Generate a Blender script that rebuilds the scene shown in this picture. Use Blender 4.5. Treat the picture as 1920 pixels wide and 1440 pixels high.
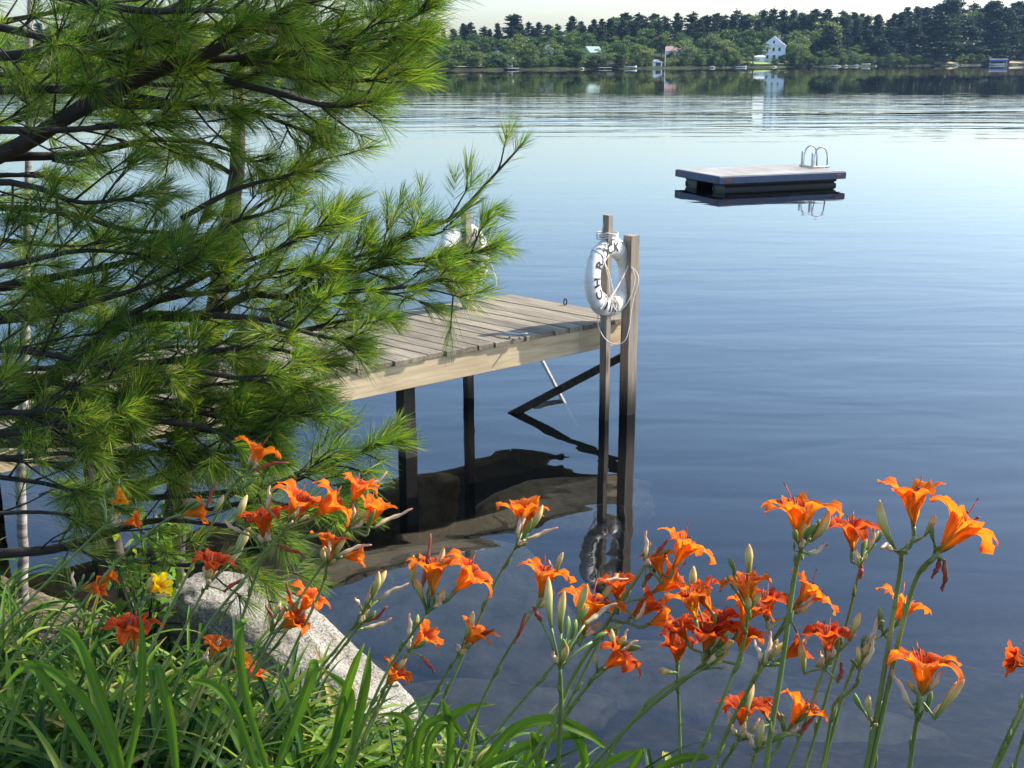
import bpy, bmesh, math, random
import numpy as np
from mathutils import Vector, Matrix, noise

for o in list(bpy.data.objects):
    bpy.data.objects.remove(o)
SC = bpy.context.scene
COL = SC.collection
R = math.radians

# ------------------------------------------------------------------ camera
F_PX, HOR, CAM_H, ROLL = 2200.0, 111.0, 2.8, R(0.15)
PITCH = math.atan((720 - HOR) / F_PX)
cr, cu, cf = Vector((1, 0, 0)), Vector((0, math.sin(PITCH), math.cos(PITCH))), Vector((0, math.cos(PITCH), -math.sin(PITCH)))
CR = cr * math.cos(ROLL) - cu * math.sin(ROLL)
CU = cu * math.cos(ROLL) + cr * math.sin(ROLL)
CF = cf
CAM = Vector((0, 0, CAM_H))
cam_d = bpy.data.cameras.new('camera')
cam_d.sensor_width = 36
cam_d.lens = 36 * F_PX / 1920
cam_d.clip_start = 0.05
cam_d.clip_end = 6000
cam = bpy.data.objects.new('camera', cam_d)
COL.objects.link(cam)
cam.matrix_world = Matrix(((CR.x, CU.x, -CF.x, 0), (CR.y, CU.y, -CF.y, 0), (CR.z, CU.z, -CF.z, CAM_H), (0, 0, 0, 1)))
SC.camera = cam

# ------------------------------------------------------------------ sky and sun
SUN_AZ, SUN_EL = 20.0, 40.0        # degrees beyond the right-hand side, height
sdir = Vector((math.cos(R(SUN_AZ)) * math.cos(R(SUN_EL)), math.sin(R(SUN_AZ)) * math.cos(R(SUN_EL)), math.sin(R(SUN_EL))))
w = bpy.data.worlds.new('World')
SC.world = w
w.use_nodes = True
nt = w.node_tree
nt.nodes.clear()
sky = nt.nodes.new('ShaderNodeTexSky')
sky.sky_type = 'NISHITA'
sky.sun_disc = False
sky.sun_elevation = R(SUN_EL)
sky.sun_rotation = math.atan2(sdir.x, sdir.y)
sky.air_density = 1.2
sky.dust_density = 1.9
sky.ozone_density = 6.0
bg = nt.nodes.new('ShaderNodeBackground')
bg.inputs['Strength'].default_value = 0.15
wo = nt.nodes.new('ShaderNodeOutputWorld')
nt.links.new(sky.outputs[0], bg.inputs[0])
nt.links.new(bg.outputs[0], wo.inputs[0])
sl = bpy.data.lights.new('sun', 'SUN')
sl.energy = 4.6
sl.angle = R(0.5)
sl.color = (1.0, 0.94, 0.84)
so = bpy.data.objects.new('sun', sl)
COL.objects.link(so)
so.rotation_euler = (-sdir).to_track_quat('-Z', 'Y').to_euler()
SC.view_settings.view_transform = 'Standard'
SC.view_settings.look = 'None'
SC.view_settings.exposure = 1.13
SC.view_settings.gamma = 1
SC.cycles.transparent_max_bounces = 12
SC.cycles.max_bounces = 7
SC.cycles.use_adaptive_sampling = True
SC.cycles.adaptive_threshold = 0.02
SC.cycles.diffuse_bounces = 3
SC.cycles.glossy_bounces = 4
SC.cycles.transmission_bounces = 6
SC.cycles.volume_bounces = 0
SC.cycles.use_denoising = True

# ------------------------------------------------------------------ pixel helpers (1920 x 1440 photo)
def at(px, py, t):
    return CAM + (CR * ((px - 960) / F_PX) + CU * ((720 - py) / F_PX) + CF) * t
def atz(px, py, z):
    d = CR * ((px - 960) / F_PX) + CU * ((720 - py) / F_PX) + CF
    return CAM + d * ((z - CAM_H) / d.z)
def zat(py, X, Y):
    """height of the point above (X, Y) seen at image row py"""
    lo, hi = -5.0, 2.8 + 1.5 * Y
    for _ in range(50):
        m = (lo + hi) / 2
        p = Vector((X, Y, m)) - CAM
        if 720 - p.dot(CU) / p.dot(CF) * F_PX > py: lo = m
        else: hi = m
    return (lo + hi) / 2

# ------------------------------------------------------------------ node helper
class N:
    def __init__(s, name, disp=False):
        s.m = bpy.data.materials.new(name)
        s.m.use_nodes = True
        s.t = s.m.node_tree
        s.t.nodes.clear()
        s.out = s.n('OutputMaterial')
    def n(s, kind, **kw):
        x = s.t.nodes.new('ShaderNode' + kind)
        for k, v in kw.items():
            setattr(x, k, v)
        return x
    def l(s, a, b):
        s.t.links.new(a, b)
    def pos(s, scale=(1, 1, 1), obj=False, rot=(0, 0, 0)):
        if obj:
            c = s.n('TexCoord').outputs['Object']
        else:
            c = s.n('NewGeometry').outputs['Position']
        m = s.n('Mapping')
        m.inputs['Scale'].default_value = scale
        m.inputs['Rotation'].default_value = rot
        s.l(c, m.inputs[0])
        return m.outputs[0]
    def noise(s, vec, scale=5, detail=4, rough=.55, dist=0):
        x = s.n('TexNoise')
        x.inputs['Scale'].default_value = scale
        x.inputs['Detail'].default_value = detail
        x.inputs['Roughness'].default_value = rough
        x.inputs['Distortion'].default_value = dist
        if vec is not None: s.l(vec, x.inputs['Vector'])
        return x.outputs[0]
    def ramp(s, fac, stops, interp='LINEAR'):
        x = s.n('ValToRGB')
        x.color_ramp.interpolation = interp
        e = x.color_ramp.elements
        while len(e) < len(stops): e.new(0.5)
        for i, (p, c) in enumerate(stops):
            e[i].position = p
            e[i].color = (*c, 1) if len(c) == 3 else c
        s.l(fac, x.inputs[0])
        return x.outputs[0]
    def mix(s, fac, a, b, mode='MIX'):
        x = s.n('MixRGB', blend_type=mode)
        for k, v in ((0, fac), (1, a), (2, b)):
            if hasattr(v, 'is_linked') or hasattr(v, 'links'): s.l(v, x.inputs[k])
            elif isinstance(v, (int, float)): x.inputs[k].default_value = v
            else: x.inputs[k].default_value = (*v, 1)
        return x.outputs[0]
    def math(s, op, a, b=None, c=None):
        x = s.n('Math', operation=op)
        for k, v in enumerate((a, b, c)):
            if v is None: continue
            if isinstance(v, (int, float)): x.inputs[k].default_value = v
            else: s.l(v, x.inputs[k])
        return x.outputs[0]
    def maprange(s, v, a, b, c, d, smooth=False):
        x = s.n('MapRange')
        if smooth: x.interpolation_type = 'SMOOTHSTEP'
        s.l(v, x.inputs[0])
        for k, q in enumerate((a, b, c, d)): x.inputs[k + 1].default_value = q
        return x.outputs[0]
    def island(s):
        return s.n('NewGeometry').outputs['Random Per Island']
    def attr(s, name):
        x = s.n('Attribute')
        x.attribute_name = name
        return x.outputs['Fac']
    def bump(s, h, strength=.5, dist=.01):
        x = s.n('Bump')
        x.inputs['Strength'].default_value = strength
        x.inputs['Distance'].default_value = dist
        s.l(h, x.inputs['Height'])
        return x.outputs[0]
    def pbr(s, col, rough=.7, normal=None, spec=.5, metal=0.0, out=True):
        p = s.n('BsdfPrincipled')
        if isinstance(col, (tuple, list)): p.inputs['Base Color'].default_value = (*col, 1)
        else: s.l(col, p.inputs['Base Color'])
        if isinstance(rough, (int, float)): p.inputs['Roughness'].default_value = rough
        else: s.l(rough, p.inputs['Roughness'])
        p.inputs['Specular IOR Level'].default_value = spec
        p.inputs['Metallic'].default_value = metal
        if normal is not None: s.l(normal, p.inputs['Normal'])
        if out: s.l(p.outputs[0], s.out.inputs[0])
        return p.outputs[0]
    def leaf(s, col, trans, fac=.4, rough=.45, spec=.4, normal=None):
        p = s.pbr(col, rough, normal, spec, out=False)
        t = s.n('BsdfTranslucent')
        if isinstance(trans, (tuple, list)): t.inputs[0].default_value = (*trans, 1)
        else: s.l(trans, t.inputs[0])
        m = s.n('MixShader')
        m.inputs[0].default_value = fac
        s.l(p, m.inputs[1])
        s.l(t.outputs[0], m.inputs[2])
        s.l(m.outputs[0], s.out.inputs[0])

M = {}
def simple(name, col, rough=.6, var=.25, scale=8, spec=.4, bump=0, metal=0.0):
    k = N(name)
    v = k.pos(obj=True)
    n = k.noise(v, scale, 5)
    lo = tuple(c * (1 - var) for c in col)
    hi = tuple(min(1, c * (1 + var)) for c in col)
    c = k.ramp(n, [(.3, lo), (.7, hi)])
    nb = k.bump(k.noise(v, scale * 6, 4), .5, bump) if bump else None
    k.pbr(c, rough, nb, spec, metal)
    M[name] = k.m
    return k.m

# weathered wood with the grain along local x ('deck'), or along z ('post')
def wood(name, c0, c1, c2, gscale, knots=True, rough=.8, bump=.002, wet=None, island=.35):
    k = N(name)
    g = k.noise(k.pos(gscale, obj=True), 1.0, 6, .65, .6)
    big = k.noise(k.pos(obj=True), 1.6, 3)
    col = k.ramp(g, [(.25, c0), (.5, c1), (.75, c2)])
    isl = k.island()
    col = k.mix(.6, col, k.ramp(isl, [(0, (1 - island,) * 3), (1, (1.0,) * 3)]), 'MULTIPLY')
    col = k.mix(.45, col, k.ramp(big, [(.35, (.5, .46, .4)), (.65, (1, 1, 1))]), 'MULTIPLY')
    if knots:
        vo = k.n('TexVoronoi')
        vo.inputs['Scale'].default_value = 1.0
        k.l(k.pos(tuple(min(s_, 9) * .55 for s_ in gscale), obj=True), vo.inputs['Vector'])
        kn = k.ramp(vo.outputs['Distance'], [(.0, (.25, .16, .1)), (.07, (.45, .35, .25)), (.12, (1, 1, 1))])
        col = k.mix(.8, col, kn, 'MULTIPLY')
    if wet:
        z = k.n('SeparateXYZ')
        k.l(k.pos(), z.inputs[0])
        zz = k.math('ADD', z.outputs[2], k.math('MULTIPLY', g, .12))
        f = k.maprange(zz, wet[0], wet[1], 0, 1, True)
        col = k.mix(f, (.012, .012, .009), col)
    k.pbr(col, rough, k.bump(g, .7, bump), .3)
    M[name] = k.m
wood('deck_wood', (.11, .088, .060), (.245, .205, .145), (.36, .31, .225), (26, 1.6, 26), island=.6)
wood('beam_wood', (.32, .24, .14), (.52, .41, .25), (.64, .53, .35), (1.5, 26, 22), island=.2)
wood('post_wood', (.17, .13, .095), (.31, .25, .19), (.42, .35, .28), (34, 34, 1.8), wet=(.10, .50), island=.1)
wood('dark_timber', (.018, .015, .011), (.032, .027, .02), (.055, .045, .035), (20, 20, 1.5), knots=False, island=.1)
wood('grey_timber', (.28, .26, .24), (.42, .40, .37), (.55, .53, .5), (20, 20, 1.5), knots=False, island=.1)
wood('raft_wood', (.26, .235, .205), (.36, .33, .295), (.45, .415, .38), (1.2, 20, 20), island=.2)
simple('raft_blue', (.035, .06, .11), .5, .15)
simple('raft_float', (.008, .008, .009), .4, .2)
simple('reflector', (.20, .045, .02), .35, .15)
simple('steel', (.42, .43, .44), .35, .1, metal=.7)
simple('iron', (.05, .045, .04), .6, .3, metal=.5)
simple('rope', (.62, .57, .5), .85, .2, 40)
simple('lettering_black', (.015, .015, .017), .6, .2)
k = N('ring_white')
v = k.pos(obj=True)
c = k.ramp(k.noise(v, 9, 5), [(.3, (.50, .47, .39)), (.5, (.68, .66, .60)), (.8, (.76, .75, .71))])
k.pbr(c, .45, k.bump(k.noise(v, 60, 3), .4, .001), .4)
M['ring_white'] = k.m
simple('bark', (.055, .040, .030), .9, .45, 30, bump=.006)
simple('twig_bark', (.038, .028, .020), .9, .35, 30)
simple('red_bark', (.26, .12, .06), .9, .3, 20, bump=.006)
k = N('pale_bark')
v = k.pos((6, 6, 30), obj=True)
c = k.ramp(k.noise(v, 1.0, 5), [(.3, (.06, .05, .04)), (.45, (.16, .14, .12)), (.6, (.30, .27, .24))])
k.pbr(c, .85, k.bump(k.noise(v, 2, 4), .5, .004), .2)
M['pale_bark'] = k.m

# pine needles: each needle an island
k = N('pine_needles')
r = k.island()
pn = k.noise(k.pos(), 2.2, 3)
base = k.ramp(r, [(0, (.022, .062, .024)), (.35, (.065, .135, .024)), (.65, (.175, .250, .036)), (.93, (.30, .31, .06)), (1, (.30, .17, .05))])
col = k.mix(.75, base, k.ramp(pn, [(.35, (.50, .66, .62)), (.65, (1.12, 1.1, .9))]), 'MULTIPLY')
tr = k.mix(1, col, (1.9, 2.1, .7), 'MULTIPLY')
k.leaf(col, tr, .42, .45, .3)
M['pine_needles'] = k.m

# daylily leaf (u along, v across)
k = N('lily_leaf')
u, vv, r = k.attr('pu'), k.attr('pv'), k.island()
col = k.ramp(r, [(0, (.010, .038, .007)), (.45, (.036, .100, .011)), (.75, (.125, .225, .020)), (.90, (.20, .26, .05)), (1, (.36, .26, .11))])
fib = k.noise(k.n('CombineXYZ').outputs[0], 1)
cx = k.n('CombineXYZ')
k.l(k.math('MULTIPLY', vv, 9), cx.inputs[0])
k.l(k.math('MULTIPLY', u, 1.3), cx.inputs[1])
k.l(k.math('MULTIPLY', r, 50), cx.inputs[2])
fib = k.noise(cx.outputs[0], 1.0, 4)
col = k.mix(.75, col, k.ramp(fib, [(.32, (.5, .55, .4)), (.66, (1.25, 1.2, 1.1))]), 'MULTIPLY')
spot = k.noise(k.pos(), 60, 4, .7)
col = k.mix(k.ramp(spot, [(.66, (0, 0, 0)), (.72, (.7, .7, .7))]), col, (.16, .10, .035))
rib = k.ramp(k.math('ABSOLUTE', vv), [(0, (1, 1, 1)), (.12, (0, 0, 0))])
col = k.mix(k.math('MULTIPLY', rib, .35), col, (.22, .34, .10))
tip = k.maprange(u, .86, 1.0, 0, .8)
col = k.mix(k.math('MULTIPLY', tip, k.maprange(r, .5, .6, 0, 1)), col, (.32, .24, .10))
tr = k.mix(1, col, (1.7, 1.8, .5), 'MULTIPLY')
k.leaf(col, tr, .38, .5, .18)
M['lily_leaf'] = k.m

def petal_mat(name, throat, mid, main, edge, tmul):
    k = N(name)
    u, vv, r = k.attr('pu'), k.attr('pv'), k.island()
    cx = k.n('CombineXYZ')
    k.l(k.math('MULTIPLY', vv, 7), cx.inputs[0])
    k.l(k.math('MULTIPLY', u, 1.6), cx.inputs[1])
    k.l(k.math('MULTIPLY', r, 31), cx.inputs[2])
    st = k.noise(cx.outputs[0], 1.0, 4, .6)
    uu = k.math('ADD', u, k.math('MULTIPLY', k.math('SUBTRACT', st, .5), .22))
    col = k.ramp(uu, [(.0, throat), (.34, throat), (.50, mid), (.62, mid), (.78, main), (1, main)])
    col = k.mix(k.maprange(k.math('ABSOLUTE', vv), .55, 1.0, 0, .65), col, edge)
    rib = k.maprange(k.math('ABSOLUTE', vv), 0, .13, .6, 0)
    col = k.mix(rib, col, (.78, .36, .04))
    col = k.mix(.65, col, k.ramp(st, [(.32, (.62, .42, .34)), (.62, (1.12, 1.12, 1.05))]), 'MULTIPLY')
    ou = k.ramp(uu, [(0, (.34, .34, .05)), (.16, throat), (.5, tuple(a * .5 + b * .5 for a, b in zip(throat, main))), (.85, main)])
    ou = k.mix(.55, ou, k.ramp(st, [(.34, (.72, .46, .36)), (.65, (1.1, 1.1, 1.05))]), 'MULTIPLY')
    col = k.mix(k.n('NewGeometry').outputs['Backfacing'], ou, col)
    tr = k.mix(1, col, tmul, 'MULTIPLY')
    k.leaf(col, tr, .56, .65, .12, k.bump(st, .8, .003))
    M[name] = k.m
petal_mat('petal_orange', (.76, .40, .04), (.54, .060, .013), (.70, .165, .015), (.78, .25, .04), (1.25, 1.1, .8))
petal_mat('petal_red', (.70, .30, .04), (.40, .026, .013), (.58, .085, .014), (.68, .15, .03), (1.2, 1.0, .8))
petal_mat('petal_amber', (.80, .45, .03), (.72, .26, .012), (.78, .30, .015), (.80, .36, .02), (1.2, 1.1, .8))
petal_mat('petal_yellow', (.80, .62, .02), (.80, .58, .01), (.82, .62, .01), (.84, .68, .03), (1.2, 1.15, .6))
k = N('stamen')
u = k.attr('pu')
k.leaf(k.ramp(u, [(0, (.75, .30, .06)), (.6, (.70, .10, .04)), (.93, (.62, .12, .06)), (.96, (.10, .03, .02))]), (.7, .2, .08), .3)
M['stamen'] = k.m
k = N('bud')
u, r = k.attr('pu'), k.attr('pr')
c1 = k.ramp(u, [(0, (.10, .17, .03)), (.35, (.34, .37, .09)), (.75, (.66, .56, .22)), (1, (.62, .30, .09))])
c2 = k.ramp(u, [(0, (.07, .14, .025)), (.6, (.15, .25, .05)), (1, (.26, .32, .09))])
col = k.mix(k.maprange(r, .35, .6, 0, 1), c2, c1)
vv = k.attr('pv')
cx = k.n('CombineXYZ')
k.l(k.math('MULTIPLY', vv, 5), cx.inputs[0]); k.l(u, cx.inputs[1]); k.l(k.math('MULTIPLY', r, 31), cx.inputs[2])
col = k.mix(.55, col, k.ramp(k.noise(cx.outputs[0], 1.5, 3), [(.35, (.6, .45, .35)), (.6, (1.1, 1.1, 1.1))]), 'MULTIPLY')
k.leaf(col, k.mix(1, col, (1.2, 1.2, .8), 'MULTIPLY'), .2, .45)
M['bud'] = k.m
k = N('wilted')
u, r = k.attr('pu'), k.attr('pr')
c1 = k.ramp(u, [(0, (.34, .34, .12)), (.3, (.72, .60, .36)), (.8, (.76, .60, .42)), (1, (.50, .16, .08))])
c2 = k.ramp(u, [(0, (.22, .20, .07)), (.3, (.42, .09, .04)), (.8, (.30, .045, .035)), (1, (.40, .14, .08))])
vv = k.attr('pv')
col = k.mix(k.maprange(r, .4, .6, 0, 1), c1, c2)
cx = k.n('CombineXYZ')
k.l(k.math('MULTIPLY', vv, 6), cx.inputs[0]); k.l(u, cx.inputs[1]); k.l(k.math('MULTIPLY', r, 31), cx.inputs[2])
col = k.mix(.7, col, k.ramp(k.noise(cx.outputs[0], 1.6, 3), [(.35, (.5, .35, .25)), (.6, (1.1, 1.1, 1.1))]), 'MULTIPLY')
k.leaf(col, col, .25, .6)
M['wilted'] = k.m
k = N('lily_stem')
n1 = k.noise(k.pos(), 9, 4)
col = k.ramp(n1, [(.3, (.10, .16, .035)), (.55, (.18, .25, .06)), (.75, (.32, .36, .12))])
k.leaf(col, col, .12, .4, .45)
M['lily_stem'] = k.m

# far foliage
def far_leaf(name, c):
    k = N(name)
    r = k.island()
    n1 = k.noise(k.pos(), .35, 3)
    ob = k.n('ObjectInfo').outputs['Random']
    col = k.ramp(r, [(0, tuple(x * .4 for x in c)), (.6, c), (1, tuple(x * 1.6 for x in c))])
    col = k.mix(.6, col, k.ramp(n1, [(.36, (.4, .5, .55)), (.62, (1.25, 1.2, .95))]), 'MULTIPLY')
    col = k.mix(.7, col, k.ramp(ob, [(0, (.65, .8, .8)), (.5, (1, 1, 1)), (1, (1.25, 1.15, .8))]), 'MULTIPLY')
    k.leaf(col, k.mix(1, col, (1.3, 1.4, .7), 'MULTIPLY'), .3, .6, .25)
    M[name] = k.m
far_leaf('far_pine', (.024, .043, .030))
far_leaf('far_deciduous', (.105, .155, .052))
far_leaf('far_light', (.15, .19, .065))
simple('far_bark', (.09, .075, .06), .9, .3, 2)
simple('house_white', (.70, .73, .78), .7, .06, 1.5)
simple('house_tan', (.42, .37, .30), .8, .12, 1.5)
simple('roof_grey', (.10, .115, .14), .8, .2, 2)
simple('roof_green', (.20, .30, .26), .7, .15, 2)
simple('roof_red', (.46, .27, .24), .7, .15, 2)
simple('roof_light', (.66, .68, .68), .6, .1, 2)
simple('window_glass', (.03, .04, .055), .15, .2, 2, spec=.6)
simple('boat_white', (.78, .78, .78), .4, .05, 2)
simple('canopy_blue', (.06, .12, .34), .7, .15, 2)
simple('stone_pale', (.24, .225, .20), .85, .3, 1.2, bump=.05)
simple('dirt', (.10, .075, .05), .95, .4, 6)

# granite
k = N('granite')
v = k.pos(obj=True)
fine = k.noise(v, 95, 4, .7)
big = k.noise(v, 3.5, 4)
col = k.ramp(fine, [(.34, (.05, .045, .04)), (.44, (.20, .185, .155)), (.6, (.34, .315, .27)), (.72, (.45, .42, .37))])
col = k.mix(.6, col, k.ramp(big, [(.35, (.5, .45, .36)), (.6, (1.05, 1.03, 1))]), 'MULTIPLY')
lich = k.noise(v, 7, 8, .7)
col = k.mix(k.ramp(lich, [(.56, (0, 0, 0)), (.62, (.55, .55, .55))]), col, (.13, .135, .11))
vc = k.n('TexVoronoi', feature='DISTANCE_TO_EDGE'); vc.inputs['Scale'].default_value = 2.3
wn = k.n('VectorMath', operation='ADD'); nz = k.n('TexNoise'); nz.inputs['Scale'].default_value = 4; k.l(v, nz.inputs['Vector'])
k.l(v, wn.inputs[0]); k.l(nz.outputs['Color'], wn.inputs[1]); k.l(wn.outputs[0], vc.inputs['Vector'])
col = k.mix(k.ramp(vc.outputs['Distance'], [(0, (.8, .8, .8)), (.012, (0, 0, 0))]), col, (.04, .035, .03))
zz = k.n('SeparateXYZ'); k.l(k.pos(), zz.inputs[0])
col = k.mix(k.maprange(k.math('ADD', zz.outputs[2], k.math('MULTIPLY', lich, .12)), .10, .16, .85, 0, True), col, (.035, .032, .024))
h = k.math('ADD', k.math('MULTIPLY', fine, .4), k.math('MULTIPLY', k.noise(v, 18, 6), 1.0))
k.pbr(col, .85, k.bump(h, .9, .02), .3)
M['granite'] = k.m
k = N('underwater_stone')
v = k.pos(obj=True)
col = k.ramp(k.noise(v, 5, 7, .65), [(.3, (.14, .11, .07)), (.5, (.32, .28, .21)), (.7, (.46, .41, .33))])
k.pbr(col, .9, k.bump(k.noise(v, 14, 6), .8, .02), .1)
M['underwater_stone'] = k.m

# ground: soil and needle litter above the water, silt and stones below, with murk painted in by depth
k = N('ground')
v = k.pos()
zz = k.n('SeparateXYZ'); k.l(v, zz.inputs[0])
soil = k.ramp(k.noise(v, 16, 8, .7), [(.3, (.015, .011, .007)), (.5, (.045, .032, .02)), (.68, (.11, .08, .055))])
litter = k.noise(k.pos((30, 90, 30), rot=(0, 0, .7)), 1, 5, .7)
soil = k.mix(k.ramp(litter, [(.55, (0, 0, 0)), (.63, (.8, .8, .8))]), soil, (.27, .19, .12))
bed = k.ramp(k.noise(v, 2.6, 8, .62), [(.3, (.07, .055, .03)), (.5, (.19, .155, .10)), (.7, (.36, .30, .20))])
peb = k.n('TexVoronoi'); peb.inputs['Scale'].default_value = 7; k.l(v, peb.inputs['Vector'])
bed = k.mix(.55, bed, k.ramp(peb.outputs['Distance'], [(.1, (1.4, 1.35, 1.25)), (.5, (.55, .55, .55))]), 'MULTIPLY')
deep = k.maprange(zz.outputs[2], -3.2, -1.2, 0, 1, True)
bed = k.mix(deep, (.018, .02, .017), bed)  # bed colour darkened with depth, standing in for light lost in murky water
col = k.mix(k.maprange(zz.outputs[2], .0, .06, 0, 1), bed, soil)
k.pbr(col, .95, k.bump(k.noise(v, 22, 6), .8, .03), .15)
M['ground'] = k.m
k = N('far_ground')
v = k.pos()
col = k.ramp(k.noise(v, .12, 5), [(.35, (.012, .016, .009)), (.5, (.022, .028, .012)), (.65, (.045, .055, .02))])
k.pbr(col, .95, None, .1)
M['far_ground'] = k.m

# water: clear surface with Fresnel reflection over what lies below
k = N('lake_water')
g = k.n('NewGeometry')
sx = k.n('SeparateXYZ'); k.l(g.outputs['Position'], sx.inputs[0])
Y = sx.outputs[1]
def wv(sc, scale, detail, rot=0.0, dist=.3):
    return k.noise(k.pos(sc, rot=(0, 0, rot)), scale, detail, .5, dist)
fine = wv((.55, 1.6, 1), 1.0, 2, .12)          # calm wavelets
swell = wv((.10, .42, 1), 1.0, 2, -.05)
chop = wv((.10, .45, 1), 1.0, 3, .02, .8)
patch = wv((.012, .035, 1), 1.0, 3, .1)
nearm = k.math('MULTIPLY', k.maprange(Y, 8, 22, 1.6, .6), k.maprange(Y, 60, 160, 1.0, .08))
zone = k.math('MULTIPLY', k.maprange(Y, 36, 60, 0, 1, True), k.maprange(Y, 66, 112, 1, .03, True))
zone = k.math('MULTIPLY', zone, k.maprange(patch, .36, .56, .30, 1.0, True))
h = k.math('ADD', k.math('MULTIPLY', k.math('MULTIPLY', fine, nearm), .007),
           k.math('ADD', k.math('MULTIPLY', k.math('MULTIPLY', swell, nearm), .012), k.math('MULTIPLY', k.math('MULTIPLY', chop, zone), .135)))
bm_ = k.n('Bump')
bm_.inputs['Strength'].default_value = 1
bm_.inputs['Distance'].default_value = 1
k.l(h, bm_.inputs['Height'])
fr = k.n('Fresnel'); fr.inputs['IOR'].default_value = 1.46
k.l(bm_.outputs[0], fr.inputs['Normal'])
gl = k.n('BsdfGlossy'); gl.inputs['Roughness'].default_value = 0.0
gl.inputs['Color'].default_value = (1, 1, 1, 1)
k.l(bm_.outputs[0], gl.inputs['Normal'])
tp = k.n('BsdfTransparent'); tp.inputs['Color'].default_value = (.86, .78, .62, 1)
mx = k.n('MixShader')
df = k.n('BsdfDiffuse'); df.inputs['Color'].default_value = (.10, .21, .33, 1)
md = k.n('MixShader'); md.inputs[0].default_value = .004
k.l(tp.outputs[0], md.inputs[1]); k.l(df.outputs[0], md.inputs[2])
k.l(fr.outputs[0], mx.inputs[0]); k.l(md.outputs[0], mx.inputs[1]); k.l(gl.outputs[0], mx.inputs[2])
k.l(mx.outputs[0], k.out.inputs[0])
M['lake_water'] = k.m

# ------------------------------------------------------------------ mesh builder
class MB:
    def __init__(s):
        s.v, s.f, s.a = [], [], {}
    def add(s, vs, fs, **attrs):
        b = len(s.v)
        s.v += [tuple(p) for p in vs]
        s.f += [tuple(i + b for i in f) for f in fs]
        for n_ in set(s.a) | set(attrs):
            L = s.a.setdefault(n_, [])
            L += [0.0] * (b - len(L))
            L += list(attrs[n_]) if n_ in attrs else [0.0] * len(vs)
        return s
    def box(s, c, size, rot=None, bev=0.0):
        """a box, its long edges chamfered by bev"""
        x, y, z = (q / 2 for q in size)
        if bev > 0:
            b = min(bev, x * .45, y * .45, z * .45)
            pts = []
            for sx_ in (-1, 1):
                for sy in (-1, 1):
                    for sz in (-1, 1):
                        pts += [(sx_ * (x - b), sy * (y - b), sz * z), (sx_ * (x - b), sy * y, sz * (z - b)), (sx_ * x, sy * (y - b), sz * (z - b))]
            bmx = bmesh.new()
            for p in pts: bmx.verts.new(p)
            bmesh.ops.convex_hull(bmx, input=bmx.verts)
            bmx.verts.ensure_lookup_table(); bmx.verts.index_update()
            vs = [v_.co.copy() for v_ in bmx.verts]
            fs = [tuple(v_.index for v_ in f.verts) for f in bmx.faces]
            bmx.free()
        else:
            vs = [Vector((sx_ * x, sy * y, sz * z)) for sx_ in (-1, 1) for sy in (-1, 1) for sz in (-1, 1)]
            fs = [(0, 1, 3, 2), (4, 6, 7, 5), (0, 4, 5, 1), (2, 3, 7, 6), (0, 2, 6, 4), (1, 5, 7, 3)]
        if rot is not None: vs = [rot @ v_ for v_ in vs]
        c = Vector(c)
        return s.add([v_ + c for v_ in vs], fs)
    def tube(s, pts, rad, n=8, cap=True, pr=None):
        pts = [Vector(p) for p in pts]
        if isinstance(rad, (int, float)): rad = [rad] * len(pts)
        vs, fs, pu, pv = [], [], [], []
        up = None
        L = len(pts)
        for i, p in enumerate(pts):
            t = (pts[min(i + 1, L - 1)] - pts[max(i - 1, 0)])
            if t.length < 1e-9: t = Vector((0, 0, 1))
            t.normalize()
            if up is None:
                up = Vector((0, 0, 1)) if abs(t.z) < .9 else Vector((1, 0, 0))
            a = t.cross(up)
            if a.length < 1e-6: a = t.orthogonal()
            a.normalize()
            b = t.cross(a); up = -b if False else a.cross(t)
            for j in range(n):
                q = 2 * math.pi * j / n
                vs.append(p + (a * math.cos(q) + b * math.sin(q)) * rad[i])
                pu.append(i / (L - 1)); pv.append(abs(j / n - .5) * 2)
        for i in range(L - 1):
            for j in range(n):
                k2 = (j + 1) % n
                fs.append((i * n + j, i * n + k2, (i + 1) * n + k2, (i + 1) * n + j))
        if cap:
            fs.append(tuple(range(n - 1, -1, -1)))
            fs.append(tuple((L - 1) * n + j for j in range(n)))
        if pr is not None: return s.add(vs, fs, pu=pu, pv=pv, pr=[pr] * len(vs))
        return s.add(vs, fs)
    def build(s, name, mat, parent=None, smooth=False):
        me = bpy.data.meshes.new(name)
        me.from_pydata(s.v, [], s.f)
        for n_, L in s.a.items():
            at_ = me.attributes.new(n_, 'FLOAT', 'POINT')
            at_.data.foreach_set('value', L)
        if smooth: me.polygons.foreach_set('use_smooth', [True] * len(me.polygons))
        me.materials.append(M[mat] if isinstance(mat, str) else mat)
        me.update()
        o = bpy.data.objects.new(name, me)
        COL.objects.link(o)
        if parent: o.parent = parent
        return o

def np_mesh(name, verts, faces, mat, parent=None, smooth=False):
    """verts (n,3) and faces (m,k) arrays to an object"""
    me = bpy.data.meshes.new(name)
    nv, (nf, kk) = len(verts), faces.shape
    me.vertices.add(nv)
    me.vertices.foreach_set('co', np.ascontiguousarray(verts, dtype=np.float32).ravel())
    me.loops.add(nf * kk)
    me.loops.foreach_set('vertex_index', np.ascontiguousarray(faces, dtype=np.int32).ravel())
    me.polygons.add(nf)
    me.polygons.foreach_set('loop_start', np.arange(0, nf * kk, kk, dtype=np.int32))
    me.polygons.foreach_set('loop_total', np.full(nf, kk, dtype=np.int32))
    if smooth: me.polygons.foreach_set('use_smooth', np.ones(nf, dtype=bool))
    me.update(calc_edges=True)
    me.materials.append(M[mat])
    o = bpy.data.objects.new(name, me)
    COL.objects.link(o)
    if parent: o.parent = parent
    return o

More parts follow.
